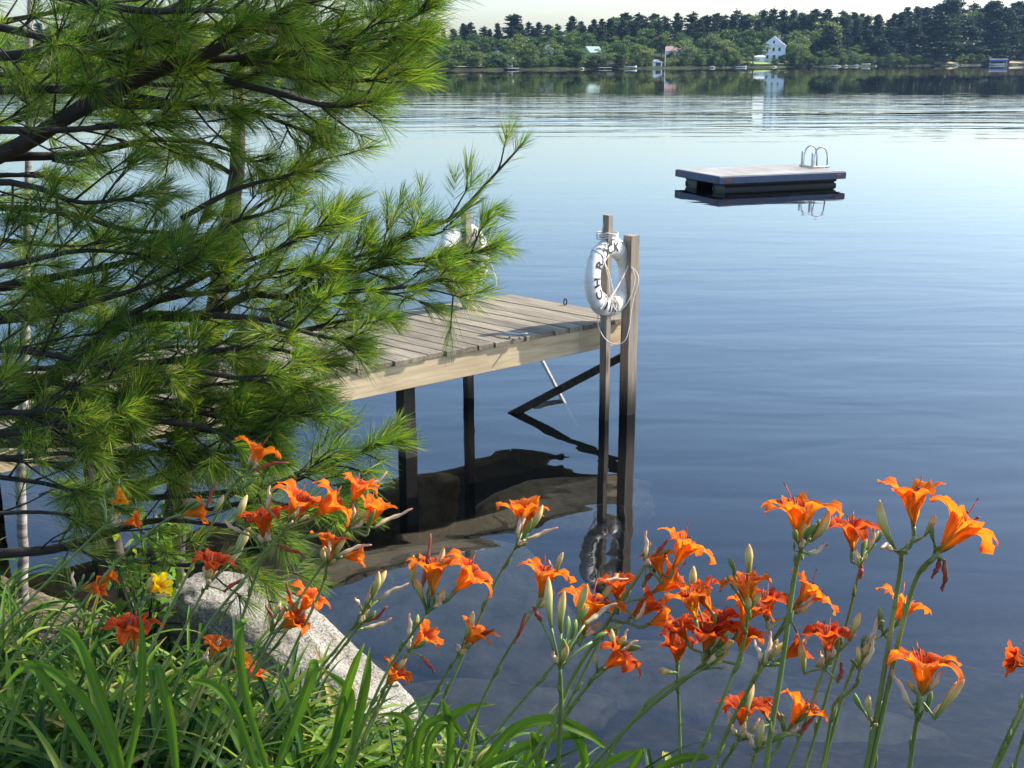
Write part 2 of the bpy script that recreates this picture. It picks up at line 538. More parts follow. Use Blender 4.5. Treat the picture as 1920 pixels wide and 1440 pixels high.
def tag(o, label=None, cat=None, group=None, kind=None):
    if label: o['label'] = label
    if cat: o['category'] = cat
    if group: o['group'] = group
    if kind: o['kind'] = kind
    return o
def empty(name, loc=(0, 0, 0), rz=0.0):
    o = bpy.data.objects.new(name, None)
    o.empty_display_size = .1
    COL.objects.link(o)
    o.location = loc
    o.rotation_euler = (0, 0, rz)
    return o
def copy_tree(o, parent=None):
    c = o.copy()
    COL.objects.link(c)
    c.parent = parent
    for ch in o.children: copy_tree(ch, c)
    return c

# ------------------------------------------------------------------ the setting
SHORE = [(-14, 9.5), (-7, 7.8), (-4.5, 7.0), (-2.9, 6.1), (-1.7, 5.25), (-.9, 4.75), (-.45, 4.3), (0.1, 3.9), (1, 3.6), (3, 3.4), (8, 3.2), (20, 3)]
def shore_y(x):
    if x <= SHORE[0][0]: return SHORE[0][1]
    for (a, b), (c_, d) in zip(SHORE, SHORE[1:]):
        if x <= c_:
            return b + (d - b) * (x - a) / (c_ - a)
    return SHORE[-1][1]
def ground_z(x, y):
    s_ = shore_y(x)
    d = y - s_
    nz = noise.noise(Vector((x * .9, y * .9, 0))) * .10 + noise.noise(Vector((x * 3.1, y * 3.1, 4))) * .035
    if d < 0:
        bank = 1.06
        L = max(1.2, s_ - 2.35)
        z = bank * min(1, -d / L) ** .85
        return z + nz * min(1, -d * 1.5)
    prof = [(0, 0), (.6, -.14), (1.6, -.5), (3, -1.15), (6, -2.2), (12, -3.6), (40, -6), (400, -7)]
    for (a, b), (c_, e) in zip(prof, prof[1:]):
        if d <= c_:
            z = b + (e - b) * (d - a) / (c_ - a)
            break
    else: z = -7
    return z + nz * min(1, d) * 1.6
xs = np.concatenate([np.linspace(-700, -20, 12)[:-1], np.linspace(-20, -6, 29)[:-1], np.linspace(-6, 6, 170)[:-1], np.linspace(6, 20, 29)[:-1], np.linspace(20, 800, 12)])
ys = np.concatenate([np.linspace(-60, -3, 8)[:-1], np.linspace(-3, 1.5, 18)[:-1], np.linspace(1.5, 13, 160)[:-1], np.linspace(13, 50, 30)[:-1], np.linspace(50, 700, 12)])
V = np.array([(x, y, ground_z(x, y)) for y in ys for x in xs])
nx = len(xs)
I, J = np.meshgrid(np.arange(nx - 1), np.arange(len(ys) - 1))
b0 = (J * nx + I).ravel()
FQ = np.stack([b0, b0 + 1, b0 + nx + 1, b0 + nx], 1)
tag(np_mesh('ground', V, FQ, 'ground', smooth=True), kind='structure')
wm = MB().add([(-900, -60, 0), (900, -60, 0), (900, 760, 0), (-900, 760, 0)], [(0, 1, 2, 3)])
tag(wm.build('water', 'lake_water'), kind='structure')

# far shore: distance of the water's edge for a photo column
FS = [(-900, 235), (0, 262), (830, 300), (1300, 365), (1920, 480), (2700, 560)]
def far_t(px):
    for (a, b), (c_, d) in zip(FS, FS[1:]):
        if px <= c_: return b + (d - b) * (px - a) / (c_ - a)
    return FS[-1][1]
def far_pt(px, back=0.0):
    """world XY for photo column px, 'back' metres behind the far water's edge"""
    t = far_t(px) + back
    Yw = t / math.cos(PITCH)
    return Vector(((px - 960) / F_PX * t, Yw, 0))
def far_z(back):
    prof = [(-6, -1.2), (0, 0), (1.5, .5), (8, 1.0), (30, 2.6), (80, 7.0), (160, 10), (400, 12)]
    for (a, b), (c_, e) in zip(prof, prof[1:]):
        if back <= c_: return b + (e - b) * (back - a) / (c_ - a)
    return 12
vs, fs = [], []
PX = list(range(-900, 2701, 40))
BK = [-6, -1, 0, .8, 1.5, 4, 8, 16, 30, 50, 80, 120, 200, 330]
for b in BK:
    for px in PX:
        p = far_pt(px, b + 1.6 * noise.noise(Vector((px * .011, 0, 3))) * (1 if b < 20 else 0) * 3)
        vs.append((p.x, p.y, far_z(b) + (.25 * noise.noise(Vector((px * .05, b * .2, 1))) if b > 0 else 0)))
nn = len(PX)
for j in range(len(BK) - 1):
    for i in range(nn - 1):
        fs.append((j * nn + i, j * nn + i + 1, (j + 1) * nn + i + 1, (j + 1) * nn + i))
tag(MB().add(vs, fs).build('hills', 'far_ground', smooth=True), kind='structure')
HAZE = 0.00009
# ------------------------------------------------------------------ dock
DZ = .78
A_ = atz(1192, 592, DZ); B_ = atz(955, 551, DZ); C_ = atz(700, 685, DZ)
e1 = (C_ - A_); e1.z = 0; e1.normalize()           # towards the shore
ab = (B_ - A_); ab.z = 0
WID = ab.length
n1 = ab.normalized()                               # across the deck, away from the viewer
rz = math.atan2(e1.y, e1.x)
dock = tag(empty('dock', (A_.x, A_.y, 0), rz), 'weathered plank dock on timber posts reaching out from the left bank', 'dock')
Rz = Matrix.Rotation(-rz, 3, 'Z')
def loc(p):                                        # world -> dock coordinates
    return Rz @ (Vector(p) - Vector((A_.x, A_.y, 0)))
nl = Rz @ n1
rnd = random.Random(4)
LEN = 6.6
deck = MB()
s_ = 0.0
while s_ < LEN:
    wd = .138 + rnd.uniform(-.002, .002)
    ov0, ov1 = rnd.uniform(-.012, .014), rnd.uniform(-.012, .012)
    zt = DZ + rnd.uniform(-.0025, .0025)
    x0, x1 = s_, s_ + wd
    def cpt(x, across, z): return Vector((x + nl.x * across, nl.y * across, z))
    th = .036
    b = .003
    lo, hi = -ov0, WID + ov1
    vs = []
    for z, i_ in ((zt - th, 0), (zt - b, 0), (zt, b)):
        vs += [cpt(x0 + i_, lo + i_, z), cpt(x1 - i_, lo + i_, z), cpt(x1 - i_, hi - i_, z), cpt(x0 + i_, hi - i_, z)]
    fs = [(3, 2, 1, 0), (8, 9, 10, 11)]
    for q in (0, 4):
        for j in range(4):
            fs.append((q + j, q + (j + 1) % 4, q + 4 + (j + 1) % 4, q + 4 + j))
    deck.add(vs, fs)
    s_ += wd + .0095 + rnd.uniform(-.002, .004)
# the grain of the boards runs across: give the boards their own rotated frame through the material
nf0 = len(deck.f)
s2 = .035
while s2 < LEN:
    for ac in (.05, WID / 2, WID - .05):
        for dx in (.0, .07):
            q0 = cpt(s2 + dx + rnd.uniform(-.008, .008), ac + rnd.uniform(-.008, .008), DZ + .0035)
            deck.add([q0 + Vector((math.cos(a) * .005, math.sin(a) * .005, 0)) for a in [i * math.pi / 3 for i in range(6)]], [(0, 1, 2, 3, 4, 5)])
    s2 += .1467
deck_o = deck.build('deck', 'deck_wood', dock)
deck_o.data.materials.append(M['iron'])
for pg in deck_o.data.polygons[nf0:]: pg.material_index = 1
def beam(name, a0, x0, x1, zt, h, th_, m='beam_wood'):
    mb = MB()
    c = (cpt(x0, a0, zt - h / 2) + cpt(x1, a0, zt - h / 2)) / 2
    mb.box(c, (abs(x1 - x0), th_, h), bev=.004)
    return mb.build(name, m, dock)
bz = DZ - .038
beam('side_beam', .035, .60, LEN, bz, .185, .04)
beam('side_beam', .040, .04, .597, bz, .185, .04)
beam('side_beam', WID - .03, .04, LEN, bz, .06, .04)
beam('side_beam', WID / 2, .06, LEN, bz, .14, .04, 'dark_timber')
mb = MB()
d = nl * (WID / 2 - .01)
mb.box(Vector((.02 + nl.x * WID / 2, nl.y * WID / 2, bz - .045)), (.036, WID - .09, .08), Matrix.Rotation(math.atan2(nl.y, nl.x) - math.pi / 2, 3, 'Z'), .004)
mb.build('end_beam', 'beam_wood', dock)
def post(px_w, py_w, py_top, sx_, sy, m='post_wood', bottom=-2.2, turn=0.0, XY=None):
    if XY is None:
        p = atz(px_w, py_w, 0)
        XY = (p.x, p.y)
    zt = zat(py_top, *XY) if py_top > 10 else py_top
    mb = MB()
    rot = Matrix.Rotation(turn, 3, 'Z')
    n_ = 9
    vs, fs = [], []
    lp = loc((XY[0], XY[1], 0))
    for i in range(n_):
        z = bottom + (zt - bottom) * i / (n_ - 1)
        wob = .004 * math.sin(i * 2.1 + XY[0] * 9)
        ring = [(-1, -1), (1, -1), (1, 1), (-1, 1)]
        sh = 1.0 if i < n_ - 1 else .94
        for a, b in ring:
            vs.append(lp + rot @ Vector((a * sx_ / 2 * sh + wob, b * sy / 2 * sh, 0)) + Vector((0, 0, z)))
    for i in range(n_ - 1):
        for j in range(4):
            fs.append((i * 4 + j, i * 4 + (j + 1) % 4, i * 4 + 4 + (j + 1) % 4, i * 4 + 4 + j))
    fs += [(3, 2, 1, 0), tuple((n_ - 1) * 4 + j for j in range(4))]
    mb.add(vs, fs)
    return mb.build('post', m, dock), XY, zt
pR, xyR, zR = post(1176, 776, 441, .095, .095)
pN, xyN, zN = post(1132, 787, 403, .045, .072, XY=None)
pF, xyF, zF = post(879, 745, 398, .06, .075)
# inner posts stop under the boards
p = atz(787, 862, 0) + n1 * .13
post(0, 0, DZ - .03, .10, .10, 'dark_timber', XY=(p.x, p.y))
for s2 in (2.6, 4.5):
    for ac, dd in ((-.02, .09), (WID + .03, .09)):
        if s2 == 2.6 and ac < 0: continue
        q = dock.matrix_world
        lp = cpt(s2, ac, 0)
        wp = Matrix.Rotation(rz, 3, 'Z') @ lp + Vector((A_.x, A_.y, 0))
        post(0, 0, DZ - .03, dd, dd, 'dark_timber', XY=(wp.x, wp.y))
def bar(name, a, b, w1, w2, m):
    a, b = loc(a), loc(b)
    t = (b - a)
    rot = t.to_track_quat('X', 'Z').to_matrix()
    return MB().box((a + b) / 2, (t.length, w1, w2), rot, .003).build(name, m, dock)
pa = Vector((xyR[0] - .02, xyR[1] + .05, zat(668, xyR[0], xyR[1])))
pb = atz(966, 774, 0)
dd = (pb - pa)
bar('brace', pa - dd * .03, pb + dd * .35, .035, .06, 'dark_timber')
pb2 = atz(1056, 752, 0)
pa2 = at(1008, 660, 10.6)
dd = (pb2 - pa2)
bar('brace', pa2 - dd * .12, pb2 + dd * .5, .02, .04, 'grey_timber')
# bolts and bracket on the right post, ring bolt and cleat on the deck
mb = MB()
rp = loc((xyR[0], xyR[1], 0))
for z in (zat(628, *xyR), zat(641, *xyR)):
    mb.box(rp + Vector((-.01, -.052, z)), (.09, .012, .016), None, .002)
mb.box(rp + Vector((-.045, -.054, zat(634, *xyR))), (.014, .01, .08), None, .002)
mb.build('bracket', 'grey_timber', dock)
def ringbolt(px, py, r_):
    c = loc(atz(px, py, DZ)) + Vector((0, 0, r_))
    pts = [c + Vector((math.cos(q) * r_ * .6, 0, math.sin(q) * r_)) for q in [i * math.pi / 8 for i in range(17)]]
    return MB().tube(pts, r_ * .22, 8).build('ring_bolt', 'iron', dock, True)
ringbolt(1060, 572, .028)
c = loc(atz(965, 634, DZ)) + Vector((0, 0, .03))
mb = MB()
ax = Vector((-.5, .85, 0)).normalized()
mb.tube([c - ax * .10 + Vector((0, 0, .012)), c - ax * .05, c + ax * .05, c + ax * .10 + Vector((0, 0, .012))], [.006, .010, .010, .006], 8)
for sg in (-1, 1): mb.tube([c + ax * .035 * sg, c + ax * .04 * sg - Vector((0, 0, .03))], .008, 8)
mb.build('cleat', 'steel', dock, True)

# ------------------------------------------------------------------ life rings
def letter_mesh(ch, size):
    cu_ = bpy.data.curves.new('t', 'FONT')
    cu_.body = ch
    cu_.size = size
    cu_.align_x = 'CENTER'
    cu_.align_y = 'CENTER'
    cu_.resolution_u = 4
    cu_.offset = .0022
    ob = bpy.data.objects.new('t', cu_)
    COL.objects.link(ob)
    dg = bpy.context.evaluated_depsgraph_get()
    me = bpy.data.meshes.new_from_object(ob.evaluated_get(dg))
    bm = bmesh.new(); bm.from_mesh(me)
    bmesh.ops.triangulate(bm, faces=bm.faces)
    for _ in range(2):
        es = [e for e in bm.edges if e.calc_length() > size * .12]
        if es: bmesh.ops.subdivide_edges(bm, edges=es, cuts=1)
        bmesh.ops.triangulate(bm, faces=bm.faces)
    bm.verts.ensure_lookup_table(); bm.verts.index_update()
    vs = [v_.co.copy() for v_ in bm.verts]
    fs = [tuple(v_.index for v_ in f.verts) for f in bm.faces]
    bm.free()
    bpy.data.objects.remove(ob); bpy.data.curves.remove(cu_); bpy.data.meshes.remove(me)
    return vs, fs
RM, RT, RD = .232, .078, .055      # ring radius, radial half width, half thickness
def life_ring(label, center, nrm, up_tilt, letters, spin, group):
    """ring in its local XZ plane facing local -Y"""
    nrm = Vector(nrm).normalized()
    o = empty('life_ring', center)
    yv = -nrm
    zv = Vector((0, 0, 1)) - yv * yv.z
    zv.normalize()
    xv = yv.cross(zv)
    zv2 = zv * math.cos(up_tilt) + xv * math.sin(up_tilt)
    xv2 = xv * math.cos(up_tilt) - zv * math.sin(up_tilt)
    o.rotation_euler = Matrix(((xv2.x, yv.x, zv2.x), (xv2.y, yv.y, zv2.y), (xv2.z, yv.z, zv2.z))).to_euler()
    tag(o, label, 'life ring', group)
    def tor(th, ph, off=0.0, off2=0.0):
        rr = RM + (RT + off) * math.cos(ph)
        return Vector((rr * math.cos(th), -(RD + off) * math.sin(ph), rr * math.sin(th)))
    vs, fs = [], []
    A1, A2 = 64, 20
    for i in range(A1):
        for j in range(A2):
            vs.append(tor(2 * math.pi * i / A1, 2 * math.pi * j / A2, .002 * noise.noise(Vector((i * .4, j * .4, 0)))))
    for i in range(A1):
        for j in range(A2):
            fs.append((i * A2 + j, i * A2 + (j + 1) % A2, ((i + 1) % A1) * A2 + (j + 1) % A2, ((i + 1) % A1) * A2 + j))
    ring = MB().add(vs, fs).build('ring_body', 'ring_white', o, True)
    # letters
    mb = MB()
    for ch, deg in letters:
        vs, fs = letter_mesh(ch, .112)
        out = []
        for v_ in vs:
            th = R(deg + spin) - v_.x / RM / 1.02
            yy = v_.y / RT * .95
            ph = math.pi / 2 - yy * .95
            out.append(tor(th, ph, .0025))
        mb.add(out, fs)
    mb.build('lettering', 'lettering_black', ring)
    # bands
    for dg_ in (52, 132, 232, 318):
        mb = MB()
        vs, fs = [], []
        for i in range(4):
            th = R(dg_ + spin * 0 + (i - 1.5) * 1.8)
            for j in range(24): vs.append(tor(th, 2 * math.pi * j / 24, .0035))
        for i in range(3):
            for j in range(24): fs.append((i * 24 + j, i * 24 + (j + 1) % 24, (i + 1) * 24 + (j + 1) % 24, (i + 1) * 24 + j))
        mb.add(vs, fs).build('band', 'rope', ring, True)
    return o, tor
def sag(a, b, drop, n=14, side=Vector((0, 0, 0))):
    return [a.lerp(b, i / (n - 1)) + Vector((0, 0, -drop * 4 * (i / (n - 1)) * (1 - i / (n - 1)))) + side * math.sin(math.pi * i / (n - 1)) for i in range(n)]
# near ring: hung on the thin post, face to the right of the viewer
nr = Vector((.77, -.64, .04)).normalized()
pc = Vector((xyN[0], xyN[1], 0)) + Vector((nr.x, nr.y, 0)).normalized() * .095
tN = (Vector((pc.x, pc.y, .8)) - CAM).dot(CF)
cen = at(1143, 519, tN)
LET = [('B', 272), ('I', 256), ('R', 236), ('C', 210), ('H', 185), ('R', 152), ('O', 127), ('C', 108), ('K', 88)]
ringA, torA = life_ring('white life ring with black lettering hung on the thin post at the dock end', cen, nr, R(3), LET, 0, 'life rings on the dock posts')
def Wl(o, p):       # world point to ring local
    mw = Matrix.Translation(o.location) @ o.rotation_euler.to_matrix().to_4x4()
    return mw.inverted() @ Vector(p)
def rope(o, pts, r_=.0045, name='rope'):
    """smooth rope through local points"""
    P = [Vector(p) for p in pts]
    out = []
    for i in range(len(P) - 1):
        p0, p1, p2, p3 = P[max(i - 1, 0)], P[i], P[i + 1], P[min(i + 2, len(P) - 1)]
        for q in range(8):
            t = q / 8
            out.append(.5 * ((2 * p1) + (-p0 + p2) * t + (2 * p0 - 5 * p1 + 4 * p2 - p3) * t * t + (-p0 + 3 * p1 - 3 * p2 + p3) * t ** 3))
    out.append(P[-1])
    return MB().tube(out, r_, 7).build(name, 'rope', o, True)
F_ = -(RD + .010)
rope(ringA, [torA(R(126), R(30), .008), Vector((-.155, F_, .12)), Vector((-.10, F_, .04)), Vector((-.045, F_, -.09)), Vector((.0, F_ - .005, -.19)), Vector((-.02, F_ - .01, -.245))], .0045)
rope(ringA, [torA(R(128), R(20), .008), Vector((-.16, F_ - .005, .10)), Vector((-.115, F_ - .003, .0)), Vector((-.085, F_, -.12)), Vector((-.06, F_ - .012, -.21)), Vector((-.01, F_ - .012, -.26))], .0045)
rope(ringA, [torA(R(52), R(60), .01), Vector((.17, F_, .10)), Vector((.09, F_, .0)), Vector((.0, F_, -.09)), Vector((-.07, F_ - .004, -.14)), torA(R(232), R(40), .010)], .006)
# rope wound round the lower left of the ring
for i, dg_ in enumerate((232, 240, 262, 270, 278)):
    rope(ringA, [torA(R(dg_ + 4 * math.sin(j)), R(j * 45), .006) for j in range(9)], .0045, 'rope_turn')
# rope round the post at the top and the long loop hanging below
pl = lambda x, y, z: Wl(ringA, (x, y, z))
pz = cen.z + .31
nv = Vector((xyN[0], xyN[1], 0))
for dz in (.0, .018, .036):
    pts = []
    for j in range(13):
        q = j / 12 * 2 * math.pi
        pts.append(pl(nv.x + .055 * math.cos(q) + .028 * math.cos(q) * abs(math.cos(q)), nv.y + .052 * math.sin(q), pz + dz + .008 * math.sin(3 * q)))
    rope(ringA, pts, .005, 'rope_turn')
rope(ringA, [pl(nv.x - .06, nv.y, pz + .02), torA(R(118), R(60), .008), torA(R(128), R(30), .010)], .005)
rope(ringA, [pl(nv.x + .05, nv.y, pz + .03), torA(R(70), R(50), .008), torA(R(52), R(40), .010)], .005)
rope(ringA, [pl(nv.x - .03, nv.y - .02, zN - .06), pl(nv.x - .05, nv.y - .02, zN - .16), pl(nv.x - .062, nv.y - .02, pz + .02)], .0035)
L_ = [at(x, y, tN + .02) for x, y in ((1184, 502), (1194, 512), (1197, 528), (1190, 550), (1184, 580), (1180, 612), (1172, 638), (1155, 646), (1136, 637), (1123, 615), (1121, 595), (1124, 580))]
rope(ringA, [Wl(ringA, p) for p in L_], .0042, 'rope_loop')
rope(ringA, [Wl(ringA, at(x, y, tN + .05)) for x, y in ((1184, 500), (1190, 520), (1186, 545), (1176, 568), (1160, 585), (1140, 592), (1120, 588), (1110, 570))], .0042, 'rope_loop')
# far ring
pcF = Vector((xyF[0], xyF[1], 0))
nf_ = Vector((.76, -.65, .03)).normalized()
tF = (Vector((pcF.x, pcF.y - .08, .8)) - CAM).dot(CF)
cenF = at(868, 487, tF)
ringB, torB = life_ring('white life ring half hidden by the pine, hung on the far dock post', cenF, nf_, R(-2), LET, 186, 'life rings on the dock posts')
L_ = [at(x, y, tF) for x, y in ((905, 470), (918, 490), (928, 515), (931, 530), (925, 548), (912, 556), (900, 548), (892, 532))]
rope(ringB, [Wl(ringB, p) for p in L_], .0042, 'rope_loop')
rope(ringB, [Wl(ringB, at(x, y, tF)) for x, y in ((884, 520), (881, 540), (876, 560), (884, 562), (893, 559))], .0042, 'rope_loop')
rope(ringB, [Wl(ringB, at(x, y, tF + .05)) for x, y in ((857, 510), (854, 535), (853, 566))], .0042, 'rope')
rope(ringB, [Wl(ringB, at(x, y, tF + .02)) for x, y in ((874, 408), (868, 425), (872, 432), (884, 428))], .0042, 'rope')

# ------------------------------------------------------------------ swim raft
RZ = .33
rn, rr_, rl = atz(1350, 331, RZ), atz(1585, 321, RZ), atz(1244, 318, RZ)
ex = (rr_ - rn); ex.z = 0; RL = ex.length; ex.normalize()
ey_t = (rl - rn); ey_t.z = 0
ey = Vector((-ex.y, ex.x, 0)); RW = ey_t.dot(ey)
raft = tag(empty('swim_raft', (rn.x, rn.y, 0), math.atan2(ex.y, ex.x)), 'flat swim raft with dark blue sides and a boarding ladder floating on the open lake', 'raft')
mb = MB()
nb = int(RL / .145)
for i in range(nb):
    w_ = RL / nb
    mb.box((w_ * (i + .5), RW / 2, RZ - .012), (w_ - .006, RW - .004, .03), None, .003)
mb.build('deck', 'raft_wood', raft)
mb = MB()
for c, s3 in (((RL / 2, .0, RZ - .09), (RL + .04, .045, .155)), ((RL / 2, RW, RZ - .09), (RL + .04, .045, .155)), ((-.0, RW / 2, RZ - .09), (.045, RW - .05, .155)), ((RL, RW / 2, RZ - .09), (.045, RW - .05, .155))):
    mb.box(c, s3, None, .008)
mb.build('fascia', 'raft_blue', raft)
for y0 in (.36, RW - .36):
    mb = MB()
    prof = [(-.26, -.30), (-.26, .05), (-.245, .08), (-.26, .11), (-.27, RZ - .165), (.27, RZ - .165), (.26, .11), (.245, .08), (.26, .05), (.26, -.30)]
    x0, x1 = .19, RL - .15
    vs = [(x0 + (.02 if abs(z - .08) < .01 else 0), y0 + y, z) for y, z in prof] + [(x1 - (.06 if abs(z - .08) < .01 else 0), y0 + y, z) for y, z in prof]
    n_ = len(prof)
    fs = [(i, (i + 1) % n_, n_ + (i + 1) % n_, n_ + i) for i in range(n_)] + [tuple(range(n_ - 1, -1, -1)), tuple(range(n_, 2 * n_))]
    mb.add(vs, fs).build('float', 'raft_float', raft)
for x, y, sx_, sy in ((.20, -.026, .12, .008), (RL - .20, -.026, .12, .008), (-.026, .2, .008, .12), (-.026, RW - .2, .008, .12)):
    MB().box((x, y, RZ - .10), (sx_, sy, .07), None, .002).build('reflector', 'reflector', raft)
# ladder with two arched handrails
lc = atz(1521, 316, RZ)
lad = Matrix.Rotation(-raft.rotation_euler.z, 3, 'Z') @ (Vector((lc.x, lc.y, 0)) - Vector((rn.x, rn.y, 0)))
mb = MB()
for dxy in (Vector((0, 0, 0)), Vector((.08, .52, 0))):
    b0_ = lad + dxy
    pts = []
    for i in range(13):
        q = i / 12
        ang = math.pi * q
        pts.append(b0_ + Vector((.19 - .19 * math.cos(ang) + .02, -.05, RZ + .02 + .47 * math.sin(ang) ** .55 if 0 < q < 1 else RZ)))
    mb.tube(pts, .018, 8)
    mb.box(b0_ + Vector((-.01, -.05, RZ + .16)), (.05, .05, .40), None, .006)
mb.build('handrail', 'steel', raft, True)
mb = MB()
mb.box(lad + Vector((.04, .22, RZ + .035)), (.06, .58, .04), None, .006)
mb.box(lad + Vector((.22, -.05, RZ + .035)), (.50, .05, .04), None, .006)
for z in (.0, .12, .24):
    mb.tube([lad + Vector((.40, -.05, z)), lad + Vector((.46, .47, z))], .018, 8)
mb.build('ladder', 'steel', raft)

# ------------------------------------------------------------------ rocks
def rock(name, label, cat, c, size, rz_, seed, m, sharp=.35, sub=5, group=None, squash=None):
    bm = bmesh.new()
    bmesh.ops.create_icosphere(bm, subdivisions=sub, radius=1)
    rr = random.Random(seed)
    off = Vector((rr.uniform(0, 99), rr.uniform(0, 99), 0))
    planes = []
    for i in range(9):
        v_ = Vector((rr.gauss(0, 1), rr.gauss(0, 1), rr.gauss(0, .8))).normalized()
        planes.append((v_, rr.uniform(.62, .92)))
    for v_ in bm.verts:
        p = v_.co.copy()
        for nvv, d_ in planes:
            q = p.dot(nvv)
            if q > d_: p -= nvv * (q - d_) * .85
        p *= 1 + sharp * .35 * noise.noise(p * 1.3 + off) + .10 * sharp * noise.noise(p * 4 + off) + .035 * sharp * noise.noise(p * 12 + off)
        v_.co = p
    me = bpy.data.meshes.new(name)
    bm.to_mesh(me); bm.free()
    me.materials.append(M[m])
    me.polygons.foreach_set('use_smooth', [True] * len(me.polygons))
    o = bpy.data.objects.new(name, me)
    COL.objects.link(o)
    me.transform(Matrix.Diagonal((*size, 1)))
    o.location = c
    o.rotation_euler = (rr.uniform(-.1, .1), rr.uniform(-.1, .1), rz_)
    tag(o, label, cat, group)
    return o
# the sunlit boulder: its ridge runs from upper left to the water at the right
rk = rock('boulder', 'big sunlit granite boulder at the water edge behind the lilies', 'rock', at(520, 1272, 5.0), (.66, .34, .36), R(-24), 11, 'granite', .5, 6)
rk.rotation_euler = (R(4), R(21), R(-20))
rock('stone', 'dull stone half under water between the lilies and the dock shadow', 'rock', atz(700, 1375, -.06) , (.22, .18, .16), .3, 8, 'granite', .4, 4)
for i, (px, py, z, s3, rz_, lb) in enumerate((
        (830, 1140, -.36, (1.10, .66, .30), -.35, 'large pale flat slab lying under the water right of the boulder'),
        (640, 1105, -.28, (.62, .36, .26), -.5, 'brown submerged rock in the shallows just behind the boulder'),
        (1060, 960, -1.35, (.9, .5, .36), .2, 'dim submerged rock in the dark reflection under the dock end'),
        (760, 960, -1.05, (.62, .42, .34), .7, 'dim submerged rock below the left dock post'),
        (880, 1360, -.36, (.75, .36, .22), .1, 'submerged stone near the bank where leaves hang over'),
        (1240, 1300, -.66, (.95, .40, .22), -.1, 'submerged stone under the middle lilies'),
        (1500, 1380, -.75, (.9, .36, .2), -.15, 'submerged stone under the right-hand lilies'))):
    rock('submerged_rock', lb, 'rock', atz(px, py, z), s3, rz_, 31 + i, 'underwater_stone', .6, 5)
# ------------------------------------------------------------------ pine boughs with long needles
rnd = random.Random(77)
rs = np.random.RandomState(5)
def spline(P, n):
    P = [Vector(p) for p in P]
    out = []
    m = len(P) - 1
    for i in range(n):
        u = i / (n - 1) * m
        a = min(int(u), m - 1); t = u - a
        p0, p1, p2, p3 = P[max(a - 1, 0)], P[a], P[a + 1], P[min(a + 2, m)]
        out.append(.5 * ((2 * p1) + (-p0 + p2) * t + (2 * p0 - 5 * p1 + 4 * p2 - p3) * t * t + (-p0 + 3 * p1 - 3 * p2 + p3) * t ** 3))
    return out
def needles(shoots):
    """shoots: list of (base, tip, needle count, needle length, spread) -> verts, quads"""
    B0, D0, LN = [], [], []
    for a, b, n_, ln, spread in shoots:
        ax = (b - a)
        L = ax.length
        ax.normalize()
        o1 = ax.orthogonal().normalized(); o2 = ax.cross(o1)
        ax, o1, o2, a_ = map(np.array, (ax, o1, o2, a))
        q = rs.rand(n_) ** .75                      # denser towards the tip
        th = rs.rand(n_) * 2 * np.pi
        ang = np.radians(spread) * (1.12 - .62 * q) * rs.uniform(.75, 1.25, n_)
        B0.append(a_ + ax * (q * L)[:, None])
        D0.append(ax * np.cos(ang)[:, None] + (o1 * np.cos(th)[:, None] + o2 * np.sin(th)[:, None]) * np.sin(ang)[:, None])
        LN.append(ln * rs.uniform(.72, 1.08, n_))
    B0, D0, LN = np.concatenate(B0), np.concatenate(D0), np.concatenate(LN)
    n_ = len(B0)
    view = B0 - np.array(CAM)
    # width direction: random, so that needles look the same from any side
    rv = rs.normal(size=(n_, 3))
    W = np.cross(D0, rv); W /= np.linalg.norm(W, axis=1)[:, None]
    W *= .00078
    droop = np.array([0, 0, -1.0]) * (LN * rs.uniform(.0, .10, n_))[:, None]
    mid = B0 + D0 * (LN * .5)[:, None] + droop * .3
    tip = B0 + D0 * LN[:, None] + droop
    V = np.stack([B0 - W * .7, B0 + W * .7, mid + W, mid - W, tip - W * .25, tip + W * .25], 1).reshape(-1, 3)
    k6 = (np.arange(n_) * 6)[:, None]
    F1 = k6 + np.array([0, 1, 2, 3]); F2 = k6 + np.array([3, 2, 5, 4])
    return V, np.concatenate([F1, F2], 0)
UP = Vector((0, 0, 1))
